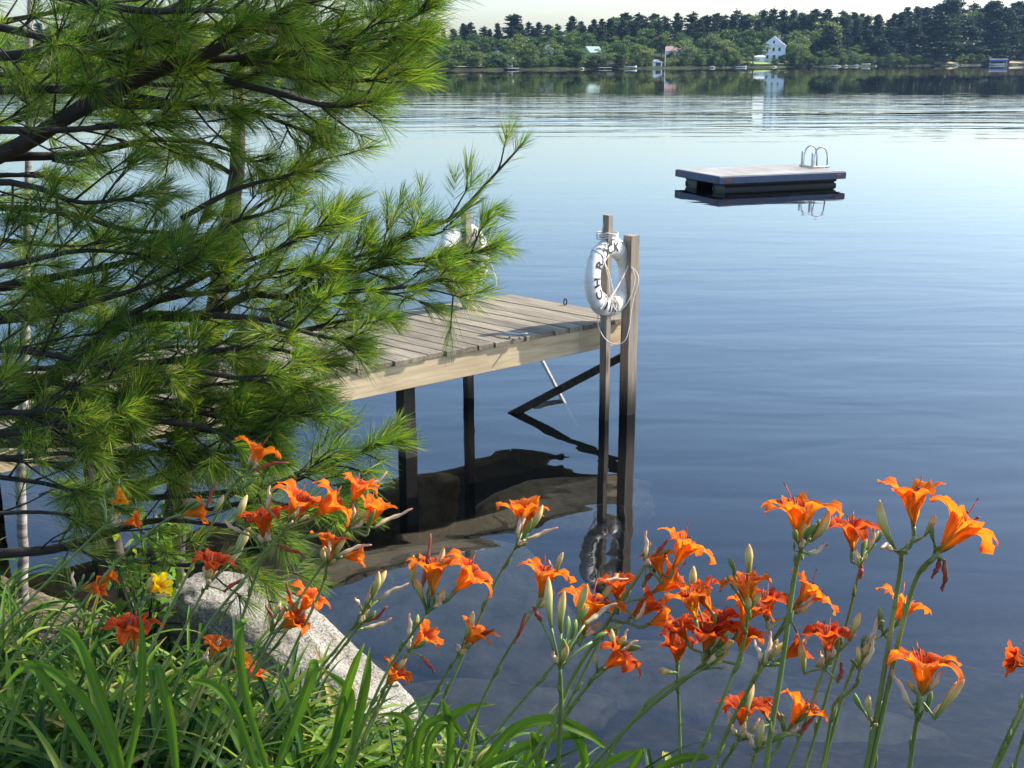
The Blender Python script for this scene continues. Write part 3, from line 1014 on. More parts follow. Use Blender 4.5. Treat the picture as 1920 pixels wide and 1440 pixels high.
def bough(parent, pts, r0, twigs=1.0, start=.15, upb=.15, sub=3, ln=.098, cnt=74, lenf=1.0, tip=True, world=None):
    """pts: (px, py, depth). builds one limb with side twigs, shoots and needles"""
    P = world or [at(*p) for p in pts]
    L = sum((b - a).length for a, b in zip(P, P[1:]))
    n_ = max(10, int(L / .07))
    C = spline(P, n_)
    wood_, shoots = MB(), []
    rad = [max(.0035, r0 * (1 - i / (n_ - 1)) ** .8 + .003) for i in range(n_)]
    wood_.tube(C, rad, 7)
    step = .085 / twigs
    s_, side = start * L, 1
    while s_ < L * .985:
        u = s_ / L
        i = min(int(u * (n_ - 1)), n_ - 2)
        p = C[i].lerp(C[i + 1], u * (n_ - 1) - i)
        T = (C[i + 1] - C[i]).normalized()
        S = T.cross(UP)
        if S.length < .2: S = T.orthogonal()
        S.normalize()
        side = -side
        q = rnd.uniform(-1.1, 1.1)
        perp = (S * side * math.cos(q) + UP * math.sin(q) * .9).normalized()
        d = (T * rnd.uniform(.55, 1.0) + perp * rnd.uniform(.5, .9) + UP * upb).normalized()
        ln_t = lenf * (.10 + .30 * (1 - u) ** .6) * rnd.uniform(.55, 1.2)
        e = p + d * ln_t + UP * rnd.uniform(-.03, .05)
        tw = spline([p, p.lerp(e, .5) + UP * rnd.uniform(-.015, .01), e], 5)
        wood_.tube(tw, [.0042, .0036, .003, .0027, .0022], 5)
        k_ = max(1, int(round(sub * ln_t / .28 * rnd.uniform(.7, 1.3))))
        shoots.append((tw[3], e + d * .03, cnt, ln * rnd.uniform(.85, 1.1), rnd.uniform(24, 50)))
        for j in range(k_):
            f = rnd.uniform(.3, .95)
            b = p.lerp(e, f)
            dd_ = (d + Vector((rnd.gauss(0, .5), rnd.gauss(0, .5), rnd.gauss(.08, .38)))).normalized()
            l2 = rnd.uniform(.05, .12)
            e2 = b + dd_ * l2
            wood_.tube([b, e2], [.0028, .0018], 4)
            shoots.append((b + dd_ * l2 * .2, e2 + dd_ * .01, int(cnt * rnd.uniform(.35, 1.15)), ln * rnd.uniform(.6, 1.15), rnd.uniform(22, 52)))
        s_ += step * rnd.uniform(.6, 1.4)
    if tip:
        T = (C[-1] - C[-2]).normalized()
        shoots.append((C[-2] - T * .10, C[-1], int(cnt * 2.0), ln * 1.05, 44))
        for _ in range(3):
            dd_ = (T + Vector((rnd.gauss(0, .4), rnd.gauss(0, .4), rnd.gauss(0, .35)))).normalized()
            b = C[-2]
            wood_.tube([b, b + dd_ * .08], [.003, .002], 4)
            shoots.append((b + dd_ * .02, b + dd_ * .09, cnt, ln, 50))
    o = wood_.build('branch', 'twig_bark', parent, True)
    V, Fc = needles(shoots)
    np_mesh('needles', V, Fc, 'pine_needles', o)
    return o
def trunk(parent, pts, rads, m='bark', name='trunk', n_=26, seg=14):
    C = spline(pts, n_)
    rr = np.interp(np.linspace(0, 1, n_), np.linspace(0, 1, len(rads)), rads)
    mb = MB()
    mb.tube(C, list(rr), seg)
    mb.v = [tuple(Vector(v_) * 1 + Vector((noise.noise(Vector(v_) * 6), noise.noise(Vector(v_) * 6 + Vector((9, 0, 0))), 0)) * .012) for v_ in mb.v]
    return mb.build(name, m, parent, True)

pine = tag(empty('pine_tree', (-2.75, 4.1, ground_z(-2.75, 4.1))), 'large long-needled pine leaning in from the left, its boughs over the dock', 'tree')
def rel(o, p):      # parts are built in world space under an unmoved parent
    return p
pine.location = (0, 0, 0)
trunk(pine, [Vector((-2.9, 4.0, .2)), Vector((-2.85, 4.0, 1.5)), Vector((-2.75, 4.05, 3)), Vector((-2.7, 4.1, 5)), Vector((-2.75, 4.1, 7.5))], [.19, .16, .14, .11, .05])
B = [
    # top mass
    ([(-330, 420, 4.0), (0, 290, 3.6), (140, 210, 3.5), (300, 130, 3.4), (400, 95, 3.3), (480, 50, 3.3), (560, 8, 3.3), (690, -20, 3.3)], .034, 1.15, .2),
    ([(330, 115, 3.4), (500, 105, 3.4), (620, 90, 3.4), (730, 60, 3.4), (805, 10, 3.4)], .012, 1.2, .05, .7),
    ([(450, 118, 3.5), (560, 118, 3.5), (670, 105, 3.5), (775, 65, 3.5)], .010, 1.3, .05, .7),
    ([(470, 130, 3.6), (600, 150, 3.6), (690, 150, 3.6), (765, 135, 3.6)], .010, 1.2, .05, .7),
    ([(420, 150, 3.4), (540, 180, 3.4), (620, 200, 3.4), (690, 197, 3.4)], .010, 1.1, .05, .7),
    ([(180, 190, 3.5), (330, 200, 3.5), (460, 205, 3.5), (530, 230, 3.5), (580, 248, 3.5)], .012, .8, .1, .6),
    ([(-150, 110, 3.8), (60, 100, 3.6), (200, 60, 3.5), (330, 10, 3.5), (430, -40, 3.5)], .02, 1.1, .1),
    ([(-150, 20, 3.6), (40, 60, 3.5), (180, 100, 3.4), (300, 80, 3.3)], .016, 1.1, .1),
    ([(-200, 190, 3.8), (-20, 170, 3.6), (160, 170, 3.5), (320, 190, 3.4), (400, 200, 3.4)], .018, 1.1, .1),
    ([(250, 60, 3.7), (400, 50, 3.7), (540, 60, 3.7), (650, 40, 3.7), (760, 10, 3.7)], .012, 1.3, .0),
    ([(-120, -40, 3.4), (100, -10, 3.3), (260, 20, 3.2), (420, 20, 3.2), (540, 50, 3.2)], .014, 1.2, .1),
    ([(200, 150, 3.9), (380, 160, 3.9), (520, 130, 3.9), (650, 140, 3.9)], .01, 1.2, .0),
    # upper middle, above and inside the gap of water
    ([(-250, 320, 4.0), (0, 296, 3.7), (140, 290, 3.7), (290, 262, 3.7), (400, 272, 3.7), (480, 305, 3.7)], .018, .6, .1, .6),
    ([(-100, 240, 3.4), (60, 245, 3.4), (180, 240, 3.4), (300, 230, 3.4)], .014, 1.0, .1, .8),
    ([(-160, 390, 4.0), (30, 390, 3.8), (140, 402, 3.8), (235, 432, 3.8), (330, 438, 3.8), (400, 470, 3.8)], .013, .6, .1, .8),
    ([(-220, 450, 3.7), (-40, 350, 3.6), (60, 350, 3.5), (150, 380, 3.4), (250, 370, 3.4)], .014, .8, .1),
    ([(340, 410, 3.6), (430, 360, 3.6), (500, 338, 3.6), (570, 322, 3.6)], .008, .4, .1, .55),
    ([(500, 355, 3.7), (545, 330, 3.7), (590, 275, 3.7)], .005, .7, .3),
    ([(370, 470, 3.7), (430, 420, 3.7), (490, 402, 3.7), (535, 385, 3.7)], .007, .5, .1, .55),
    # middle mass
    ([(-260, 640, 4.1), (-40, 550, 3.8), (100, 520, 3.8), (220, 495, 3.8), (300, 470, 3.8), (380, 450, 3.8)], .020, 1.1, .1),
    ([(-300, 900, 4.2), (0, 762, 3.8), (120, 690, 3.8), (250, 600, 3.8), (380, 592, 3.8), (470, 552, 3.8), (545, 556, 3.8), (640, 515, 3.8), (720, 478, 3.8)], .030, 1.1, .15, .8),
    ([(540, 556, 3.85), (620, 500, 3.85), (720, 465, 3.85), (805, 432, 3.85)], .008, 1.3, .1, .75),
    ([(640, 515, 3.8), (760, 490, 3.8), (840, 480, 3.8), (905, 472, 3.8)], .006, 1.3, .1, .6),
    ([(560, 560, 3.7), (680, 545, 3.7), (770, 537, 3.7), (835, 522, 3.7)], .008, 1.4, .1, .75),
    ([(400, 592, 3.6), (500, 600, 3.6), (590, 628, 3.6), (665, 640, 3.6)], .010, 1.3, .1, .7),
    ([(300, 560, 3.6), (400, 510, 3.6), (490, 480, 3.6), (550, 452, 3.6), (610, 428, 3.6)], .009, .9, .1, .55),
    ([(200, 610, 3.7), (310, 560, 3.7), (420, 545, 3.7), (520, 510, 3.7), (620, 500, 3.7)], .010, 1.2, .1),
    ([(-150, 600, 3.5), (30, 600, 3.5), (160, 570, 3.5), (260, 540, 3.5), (350, 500, 3.5)], .014, 1.0, .1),
    ([(150, 680, 3.6), (300, 680, 3.6), (420, 655, 3.6), (520, 655, 3.6), (600, 680, 3.6)], .012, 1.2, .1, .65),
    ([(350, 690, 3.5), (450, 710, 3.5), (510, 712, 3.5), (560, 720, 3.5)], .008, 1.0, .1, .6),
    ([(430, 640, 3.9), (560, 620, 3.9), (640, 602, 3.9), (710, 592, 3.9)], .008, 1.3, .0, .7),
    # lower mass
    ([(-250, 700, 4.0), (40, 706, 3.8), (180, 735, 3.7), (320, 760, 3.6), (460, 790, 3.6), (570, 775, 3.6)], .018, 1.1, .1, .7),
    ([(-200, 860, 3.9), (60, 800, 3.8), (180, 785, 3.7), (300, 790, 3.7), (400, 810, 3.6), (490, 815, 3.6)], .016, 1.05, .15, .7),
    ([(200, 850, 3.7), (320, 850, 3.6), (400, 850, 3.6), (490, 840, 3.6)], .010, 1.1, .1, .7),
    ([(250, 935, 3.9), (400, 925, 3.8), (540, 905, 3.8), (620, 870, 3.8), (700, 838, 3.8)], .010, .9, .15),
    ([(380, 960, 3.8), (480, 940, 3.7), (560, 950, 3.7), (615, 950, 3.7)], .008, 1.1, .1, .7),
    ([(-200, 1050, 4.1), (0, 1038, 4.0), (110, 1028, 4.0), (200, 1000, 4.0), (300, 975, 4.0), (420, 985, 3.9), (540, 1000, 3.9)], .022, .7, .2),
    ([(-180, 880, 3.8), (0, 895, 3.8), (120, 915, 3.8), (240, 960, 3.8)], .010, .55, .15),
    ([(250, 1050, 4.1), (350, 1060, 4.0), (430, 1050, 4.0), (500, 1090, 4.0)], .008, 1.1, .1),
    ([(-100, 970, 3.9), (60, 960, 3.9), (160, 970, 3.9)], .008, .5, .3),
    ([(-200, 160, 4.3), (0, 140, 4.2), (120, 130, 4.2), (260, 110, 4.2)], .012, 1.3, .1),
    ([(-200, 240, 4.3), (0, 230, 4.2), (100, 210, 4.2), (220, 220, 4.2)], .012, 1.3, .1),
    ([(-200, 60, 4.2), (0, 40, 4.2), (150, 20, 4.2), (300, 50, 4.2)], .012, 1.3, .1),
    ([(-200, 350, 4.2), (-20, 330, 4.2), (60, 330, 4.2), (120, 340, 4.2)], .012, .6, .1, .7),
    ([(-200, 430, 4.3), (0, 450, 4.2), (100, 460, 4.2), (180, 460, 4.2)], .012, .8, .1, .7),
    ([(-200, 600, 4.3), (0, 590, 4.2), (120, 580, 4.2), (260, 600, 4.2)], .012, 1.2, .1),
    ([(-200, 820, 3.5), (0, 815, 3.4), (120, 800, 3.4), (240, 780, 3.4)], .010, 1.2, .1),
    ([(-200, 770, 3.5), (0, 775, 3.4), (100, 770, 3.4), (200, 790, 3.4)], .010, 1.2, .1),
    ([(-150, 860, 3.6), (0, 860, 3.5), (120, 850, 3.5), (230, 860, 3.5)], .010, 1.0, .1),
    ([(300, 790, 3.5), (380, 800, 3.5), (450, 830, 3.5)], .008, 1.2, .1, .8),
    ([(0, 740, 3.9), (150, 745, 3.9), (300, 735, 3.9), (420, 720, 3.9), (520, 730, 3.9)], .010, 1.1, .1),
    ([(-150, 830, 3.9), (60, 835, 3.9), (200, 830, 3.9), (320, 815, 3.9), (450, 780, 3.9)], .012, 1.1, .1),
    ([(-100, 690, 3.9), (100, 690, 3.9), (250, 660, 3.9), (360, 650, 3.9), (450, 680, 3.9)], .010, 1.1, .1),
    ([(-200, 780, 3.7), (0, 770, 3.6), (140, 800, 3.6), (280, 830, 3.6), (380, 860, 3.6)], .012, 1.0, .1),
    ([(-150, 650, 3.6), (60, 660, 3.5), (200, 690, 3.5), (330, 720, 3.5)], .012, 1.0, .1),
    ([(-200, 520, 3.5), (0, 500, 3.5), (150, 470, 3.5), (280, 480, 3.5)], .012, .9, .1),
    ([(350, 760, 3.9), (450, 745, 3.9), (520, 742, 3.9)], .008, 1.0, .1, .6),
]
for pts, r0, tw, st, *lf in B:
    bough(pine, pts, r0 * .8, tw * 1.16, st, lenf=(lf[0] if lf else 1.0) * .8)
# unseen boughs added to the same tree to throw dappled shade on the bank
for P0 in ([(-2.7, 4.0, 4.3), (-1.2, 3.9, 4.4), (.6, 3.6, 4.2), (2.2, 3.5, 3.8)], [(-2.7, 4.1, 4.8), (-1.0, 4.0, 4.8), (.9, 3.9, 4.5), (2.4, 3.8, 4.1)],
           [(-2.7, 4.0, 5.2), (-.6, 3.8, 5.2), (1.0, 3.7, 5.0), (2.7, 3.6, 4.5)], [(-2.7, 4.0, 4.6), (-1.0, 3.7, 4.7), (.9, 3.5, 4.4), (2.3, 3.4, 4.1)],
           [(-2.7, 4.0, 5.6), (-.6, 3.6, 5.6), (1.2, 3.5, 5.2), (2.8, 3.4, 4.8)], [(-2.7, 4.2, 5.0), (-.6, 4.1, 5.1), (1.0, 4.0, 4.9), (2.6, 4.0, 4.4)],
           [(-2.7, 4.0, 4.4), (-.8, 3.7, 4.3), (.6, 3.6, 4.1), (1.9, 3.6, 3.8)], [(-2.7, 4.0, 5.8), (-.6, 3.9, 5.9), (1.2, 3.8, 5.5), (2.8, 3.7, 5.0)]):
    PTS_OVERRIDE = [Vector(p) for p in P0]
    bough(pine, [None] * 4, .022, 2.6, .45, cnt=90, upb=.0, world=PTS_OVERRIDE)
# the tip that stands out against the lake: long bare leader with brush, seen at the dock's end
lead = bough(pine, [(690, 480, 3.85), (780, 432, 3.9), (850, 408, 3.95), (905, 352, 3.98), (980, 270, 4.0)], .007, .35, .05, sub=1, tip=False, lenf=.5)
sh = []
C = spline([at(850, 408, 3.95), at(905, 352, 3.98), at(980, 270, 4.0)], 8)
sh += [(C[0], C[4], 34, .085, 52), (C[3], C[-1], 46, .085, 46), (C[6], C[-1], 40, .08, 38)]
for a, b in (((850, 408), (853, 330)), ((850, 408), (935, 402)), ((880, 420), (960, 470)), ((900, 400), (935, 392)), ((780, 432), (790, 350))):
    p, q = at(*a, 3.95), at(*b, 3.97)
    sh.append((p.lerp(q, .35), q, 70, .08, 42))
V, Fc = needles(sh)
np_mesh('needles', V, Fc, 'pine_needles', lead)

# smaller trees on the bank
pine2 = tag(empty('pine_tree'), 'young pine with a reddish trunk behind the big boughs, leaning over the boulder', 'tree')
g0 = at(300, 1150, 5.2); g0.z = ground_z(g0.x, g0.y) - .1
trunk(pine2, [g0, at(330, 960, 4.9), at(345, 860, 4.8), at(385, 700, 4.7), at(425, 470, 4.6), at(440, 330, 4.6), at(450, 150, 4.6), at(455, -150, 4.6)], [.06, .052, .05, .046, .036, .03, .022, .012], 'bark')
red = [at(418, 500, 4.585), at(424, 460, 4.583), at(433, 412, 4.582)]
trunk(pine2, red, [.036, .036, .035], 'red_bark', 'stub', 8)
for pts, r0, tw in (([(340, 880, 4.8), (280, 905, 4.8), (230, 925, 4.8), (150, 930, 4.7)], .03, .35), ([(360, 800, 4.8), (300, 760, 4.8), (220, 740, 4.8), (120, 740, 4.8)], .012, .9),
                    ([(400, 620, 4.7), (480, 600, 4.6), (540, 590, 4.6), (590, 596, 4.6)], .012, .8), ([(430, 430, 4.6), (480, 390, 4.6), (540, 350, 4.6)], .008, .4),
                    ([(440, 330, 4.6), (390, 300, 4.6), (330, 290, 4.6)], .008, .4), ([(450, 150, 4.6), (520, 130, 4.6), (580, 150, 4.6), (630, 160, 4.6)], .009, .8),
                    ([(345, 860, 4.8), (420, 860, 4.7), (470, 866, 4.7), (520, 872, 4.7)], .010, .7)):
    bough(pine2, pts, r0, tw, .15)
slim = tag(empty('slim_tree'), 'slim pale-barked trunk standing at the left edge of the bank', 'tree')
g0 = at(45, 1170, 6.0); g0.z = ground_z(g0.x, g0.y) - .1
trunk(slim, [g0, at(43, 1050, 5.95), at(40, 930, 5.9), at(44, 810, 5.9), at(48, 600, 5.9), at(55, 200, 5.9), at(60, -300, 5.9)], [.030, .027, .026, .025, .022, .016, .008], 'pale_bark')
dark = tag(empty('slim_tree'), 'thin dark crooked trunk between the pale one and the young pine', 'tree')
g0 = at(250, 1130, 5.4); g0.z = ground_z(g0.x, g0.y) - .1
trunk(dark, [g0, at(212, 1000, 5.3), at(200, 930, 5.2), at(183, 850, 5.2), at(180, 700, 5.1), at(200, 500, 5.0)], [.03, .032, .034, .034, .026, .012], 'bark')
# crowns of the two thin trees: small leaves, mostly above the frame
def leaf_cloud(parent, cens, n_, size, m):
    P = []
    for c, r_ in cens:
        q = rs.normal(size=(n_, 3)); q /= np.linalg.norm(q, axis=1)[:, None]
        P.append(np.array(c) + q * (rs.rand(n_) ** .5 * r_)[:, None])
    P = np.concatenate(P)
    m_ = len(P)
    a = rs.normal(size=(m_, 3)); a /= np.linalg.norm(a, axis=1)[:, None]
    b = np.cross(a, rs.normal(size=(m_, 3))); b /= np.linalg.norm(b, axis=1)[:, None]
    s3 = (size * rs.uniform(.6, 1.2, m_))[:, None]
    V = np.stack([P - a * s3, P - b * s3 * .45, P + a * s3, P + b * s3 * .45], 1).reshape(-1, 3)
    Fc = (np.arange(m_) * 4)[:, None] + np.array([0, 1, 2, 3])
    return np_mesh('crown', V, Fc, m, parent)
def rebase(o, base):
    base = Vector(base)
    o.location = base
    for ch in o.children: ch.location = ch.location - base
leaf_cloud(slim, [((-2.5, 5.7, 4.9), .6), ((-2.7, 5.5, 5.5), .7), ((-2.2, 5.8, 5.6), .6)], 700, .035, 'lily_leaf')
leaf_cloud(dark, [((-1.9, 5.1, 3.6), .2)], 160, .03, 'lily_leaf')
rebase(pine, (-2.9, 4.0, .7)); rebase(pine2, (at(300, 1150, 5.2).x, at(300, 1150, 5.2).y, .4))
rebase(slim, (at(45, 1170, 6).x, at(45, 1170, 6).y, .1)); rebase(dark, (at(250, 1130, 5.4).x, at(250, 1130, 5.4).y, .2))
# small leafy shrub on the bank under the pine
shr = tag(empty('shrub'), 'small broad-leaved shrub in shade under the pine, above the yellow lily', 'shrub')
sb = at(265, 1100, 4.9); sb.z = ground_z(sb.x, sb.y)
mb = MB(); cens = []
for i in range(14):
    e = at(rnd.uniform(210, 340), rnd.uniform(960, 1080), 4.9 + rnd.uniform(-.25, .25))
    mb.tube(spline([sb, sb.lerp(e, .5) + UP * .05, e], 5), [.006, .005, .004, .003, .002], 5)
    cens.append((tuple(e), .10)); cens.append((tuple(sb.lerp(e, .6)), .08))
mb.build('stem', 'twig_bark', shr, True)
leaf_cloud(shr, cens, 12, .034, 'lily_leaf').name = 'leaves'
rebase(shr, sb)

# ------------------------------------------------------------------ daylilies
def flower_mesh(seed, openness=1.0, droopy=0.0):
    """flower along +Z from the origin, about 0.12 wide; returns petals MB and stamens MB"""
    r_ = random.Random(seed)
    P, S = MB(), MB()
    for k_ in range(6):
        wide = k_ % 2 == 0
        az = R(60 * k_ + r_.uniform(-7, 7))
        wmax = (.0215 if wide else .0145) * r_.uniform(.9, 1.1)
        nu, nvv = 15, 8
        curl = r_.uniform(.8, 1.6) * openness
        flare = r_.uniform(.85, 1.15) * openness
        twist = r_.uniform(-.35, .35)
        ruff = .0058 if wide else .0016
        # centre line: integrate the lean angle from the axis
        pts = []
        r0, z0 = .0022, 0.0
        ds = (.102 if wide else .100) * r_.uniform(.94, 1.05) / (nu - 1)
        for i in range(nu):
            u = i / (nu - 1)
            pts.append((r0, z0))
            lean = R(6) + R(21) * min(1, u / .4) * flare + R(80) * max(0, (u - .42) / .58) ** 1.3 * curl + R(48) * max(0, (u - .8) / .2) ** 1.5 * curl * r_.uniform(.8, 1.1)
            r0 += math.sin(lean) * ds
            z0 += math.cos(lean) * ds
        vs, fs, pu, pv = [], [], [], []
        ph = r_.uniform(0, 6)
        for i in range(nu):
            u = i / (nu - 1)
            rr0, zz0 = pts[i]
            # keep the tube closed at the base: half-width follows the circumference there
            wd = wmax * (math.sin(min(1, u / .62) * math.pi / 2) ** 1.1 if u < .62 else math.cos((u - .62) / .38 * math.pi / 2) ** .62)
            wd = max(wd, .0014 + .0022 * (1 - u)) if u < .97 else max(wd, .0008)
            du = (pts[min(i + 1, nu - 1)][0] - pts[max(i - 1, 0)][0], pts[min(i + 1, nu - 1)][1] - pts[max(i - 1, 0)][1])
            l_ = math.hypot(*du); nrm = (-du[1] / l_, du[0] / l_)      # towards the inside of the flower
            for j in range(nvv + 1):
                v_ = j / nvv * 2 - 1
                side = v_ * wd
                cup = (v_ ** 2) * wd * (.55 if u < .6 else .25) - .0012 * math.exp(-(v_ / .18) ** 2)
                wave = ruff * math.sin(ph + u * 21 + (2 if v_ > 0 else 0)) * abs(v_) ** 2 * min(1, u * 1.6)
                off = cup + wave + twist * side * u * .5
                x = rr0 + nrm[0] * off
                z = zz0 + nrm[1] * off
                vs.append((x * math.cos(az) - side * math.sin(az), x * math.sin(az) + side * math.cos(az), z - droopy * x * x * 4))
                pu.append(u); pv.append(v_)
        for i in range(nu - 1):
            for j in range(nvv):
                a = i * (nvv + 1) + j
                fs.append((a, a + 1, a + nvv + 2, a + nvv + 1))
        P.add(vs, fs, pu=pu, pv=pv)
    for k_ in range(7):
        az = r_.uniform(0, 6.28)
        L = (.072 if k_ else .092) * r_.uniform(.92, 1.08)
        spread = r_.uniform(.05, .28)
        pts = []
        for i in range(7):
            u = i / 6
            pts.append(Vector((math.cos(az) * spread * L * u * u + .0, math.sin(az) * spread * L * u * u, L * u * (1 - .05 * u))) + Vector((.012, 0, 0)) * u * u)
        rad = [.0007] * 5 + [.0009, .0018 if k_ else .0012]
        S.tube(pts, rad, 5, pr=0.0)
    return P, S
FV = []
for i in range(7):
    P, S = flower_mesh(100 + i, [1.0, .85, 1.12, .95, 1.2, .6, 1.05][i], [0, 0, .6, 0, .8, 0, .3][i])
    FV.append((P, S))
_me = {}
def flower_obj(variant, mat, parent, mw, sc):
    key = (variant, mat)
    if key not in _me:
        P, S = FV[variant]
        f = P.build('flower', mat, None, True)
        s2 = S.build('stamens', 'stamen', f, True)
        _me[key] = (f.data, s2.data)
        bpy.data.objects.remove(s2); bpy.data.objects.remove(f)
    f = bpy.data.objects.new('flower', _me[key][0])
    COL.objects.link(f)
    s2 = bpy.data.objects.new('stamens', _me[key][1])
    COL.objects.link(s2)
    s2.parent = f
    f.parent = parent
    f.matrix_local = mw @ Matrix.Scale(sc, 4)
    return f
def bud_mesh(mb, base, tip, rad, pr, wilt=False, rr=random):
    ax = tip - base
    L = ax.length
    o1 = ax.orthogonal().normalized(); o2 = ax.normalized().cross(o1)
    n_ = 12
    bow = (o1 * rr.uniform(-.08, .08) + o2 * rr.uniform(-.08, .08)) * L
    pts, rad_ = [], []
    for i in range(n_):
        u = i / (n_ - 1)
        c = base + ax * u + bow * math.sin(math.pi * u)
        if wilt:
            prof = (.45 + .55 * math.sin(u * math.pi) ** .6) * (1 - .5 * u) + .15 * math.sin(u * 21 + pr * 9)
            c += (o1 * math.sin(u * 9 + pr * 20) + o2 * math.cos(u * 7)) * rad * .5 * u
        else:
            prof = math.sin(min(1.0, u * 1.15 + .12) * math.pi * .5) ** 1.0 if u < .6 else math.cos((u - .6) / .4 * math.pi / 2) ** .6
            prof = max(prof, .12)
        pts.append(c); rad_.append(max(.0006, rad * prof))
    b0 = len(mb.v)
    mb.tube(pts, rad_, 9, pr=pr)
    for i in range(b0, len(mb.v)):       # three ridges
        q = (i - b0) % 9
        ci = pts[min((i - b0) // 9, n_ - 1)]
        p = Vector(mb.v[i])
        mb.v[i] = tuple(ci + (p - ci) * (1.10 if q % 3 == 0 else .92))
G_TOP = 1.0
def lily(t, stem, fl, buds, label, name='daylily', tb=None, mat='petal_orange', seed=0, autobuds=3, rs_=.0030, stem_m='lily_stem'):
    """stem: photo points bottom to top; fl: (px, py, angle, tilt to viewer, width px, variant[, material]);
       buds: (px, py, angle, length px[, kind])  kind g green, b ripe, w wilted pale, r wilted red, h hanging"""
    rr = random.Random(seed * 13 + 5)
    tb = tb if tb is not None else t + .12
    nS = len(stem)
    P = [at(x, y, tb + (t - tb) * i / max(1, nS - 1)) for i, (x, y) in enumerate(stem)]
    # carry the stem down to the ground
    d = (P[0] - P[1]).normalized()
    d = Vector((d.x * .75, d.y * .5 + .02, min(d.z, -.35))).normalized()
    p0 = P[0].copy(); chain = []
    for _ in range(60):
        g = ground_z(p0.x, p0.y)
        if p0.z <= g + .02: break
        p0 = p0 + d * .06
        d = Vector((d.x * .93, d.y * .93, d.z)).normalized()
        chain.append(p0.copy())
    if chain and chain[-1].y > 2.9 and False: pass
    full = [c for i, c in enumerate(reversed(chain)) if i % 4 == 0] + P
    base = full[0].copy()
    o = tag(empty(name, base), label, 'lily', 'orange daylilies on the bank')
    off = -base
    C = spline([p + off for p in full], max(12, len(full) * 4))
    n_ = len(C)
    mb = MB()
    mb.tube(C, [rs_ * (1.25 - .5 * i / (n_ - 1)) for i in range(n_)], 8)
    top = C[-1]
    sdir_ = (C[-1] - C[-4]).normalized()
    bm_, wm_ = MB(), MB()
    # small bracts along the stem
    for q in (.55, .72, .86):
        i = int(n_ * q)
        dd_ = (C[i + 1] - C[i]).normalized()
        sd = Vector((rr.gauss(0, 1), rr.gauss(0, 1), 0)).normalized()
        mb.tube([C[i], C[i] + dd_ * .012 + sd * .004, C[i] + dd_ * .026 + sd * .007], [.0035, .003, .0006], 6)
    out = []
    for f in fl:
        bx, by, th, ph, wp, var = f[:6]
        m_ = f[6] if len(f) > 6 else mat
        tt = t + rr.uniform(-.035, .035)
        b = at(bx, by, tt) + off
        ax = ((CR * math.cos(R(th)) + CU * math.sin(R(th))) * math.cos(R(ph)) - CF * math.sin(R(ph))).normalized()
        sc = wp * tt / F_PX / .121
        # pedicel
        q = max(range(n_ // 2, n_), key=lambda i: -(C[i] - b).length + (.03 if C[i].z < b.z else 0) - abs((C[i] - b).length - .045) * .3)
        q = n_ - 1 if (top - b).length < .05 else q
        st = C[q]
        b1 = b - ax * .018 * sc
        pp = spline([st, st.lerp(b1, .55) + (b - st).length * .12 * (ax - (b - st).normalized()), b1, b + ax * .002], 9)
        mb.tube(pp, [.0022, .0021, .0021, .0022, .0025, .0027, .003, .0033, .0035], 7)
        z = ax; x = z.orthogonal().normalized()
        spin = rr.uniform(0, 6.28)
        x = Matrix.Rotation(spin, 3, z) @ x
        y = z.cross(x)
        mw = Matrix(((x.x, y.x, z.x, b.x), (x.y, y.y, z.y, b.y), (x.z, y.z, z.z, b.z), (0, 0, 0, 1)))
        out.append((var, m_, mw, sc))
    bl = []
    def add_bud(b, ax, L, kind):
        q = n_ - 1 if (top - b).length < .09 else max(range(n_ // 2, n_), key=lambda i: -(C[i] - b).length)
        st = C[q]
        mb.tube(spline([st, st.lerp(b, .5) + sdir_ * (b - st).length * .10, b + ax * .002], 5), [.0021, .0018, .0018, .0019, .0022], 6)
        e = b + ax * L
        bk = MB()
        if kind in 'wrh':
            bud_mesh(bk, b, e, .0048, {'w': rr.uniform(.05, .3), 'r': rr.uniform(.65, 1), 'h': rr.uniform(.7, 1)}[kind], True, rr)
            bl.append((bk, 'wilted_flower', 'wilted'))
        else:
            bud_mesh(bk, b, e, min(.0052 if kind == 'g' else .0068, L * .13), rr.uniform(.1, .35) if kind == 'g' else rr.uniform(.6, 1), False, rr)
            bl.append((bk, 'bud', 'bud'))
    for bd in buds:
        bx, by, th, lp = bd[:4]
        kind = bd[4] if len(bd) > 4 else 'b'
        tt = t + rr.uniform(-.03, .03)
        b = at(bx, by, tt) + off
        ax = (CR * math.cos(R(th)) + CU * math.sin(R(th)) - CF * rr.uniform(-.25, .25)).normalized()
        add_bud(b, ax, lp * tt / F_PX, kind)
    for i in range(autobuds + 2):
        ax = (sdir_ + Vector((rr.gauss(0, .35), rr.gauss(0, .35), rr.gauss(.05, .25)))).normalized()
        b = top + ax * rr.uniform(.006, .03)
        add_bud(b, ax, rr.uniform(.018, .05), rr.choice('gbbwwg'))
    mb.build('stem', stem_m, o, True)
    for var, m_, mw, sc in out: flower_obj(var, m_, o, mw, sc)
    for bk, nm_, mt in bl: bk.build(nm_, mt, o, True)
    return o
AM, YE, RE = 'petal_amber', 'petal_yellow', 'petal_red'
lily(2.4, [(250, 1290), (370, 1040), (430, 920), (461, 890)], [(466, 884, 66, -8, 98, 0)], [(474, 884, 14, 68, 'r'), (478, 892, 55, 22, 'g'), (452, 920, 40, 40, 'g')], 'orange daylily bloom highest on the left, open against dark pine needles', seed=1)
lily(2.5, [(-60, 1240), (60, 1120), (150, 1030), (198, 985)], [(222, 908, -78, 15, 52, 5, AM), (226, 982, 12, 0, 50, 5)], [(193, 930, 70, 26, 'g'), (188, 935, 200, 22, 'g')], 'amber daylily with two drooping blooms near the left edge, over dark water', seed=2, autobuds=1)
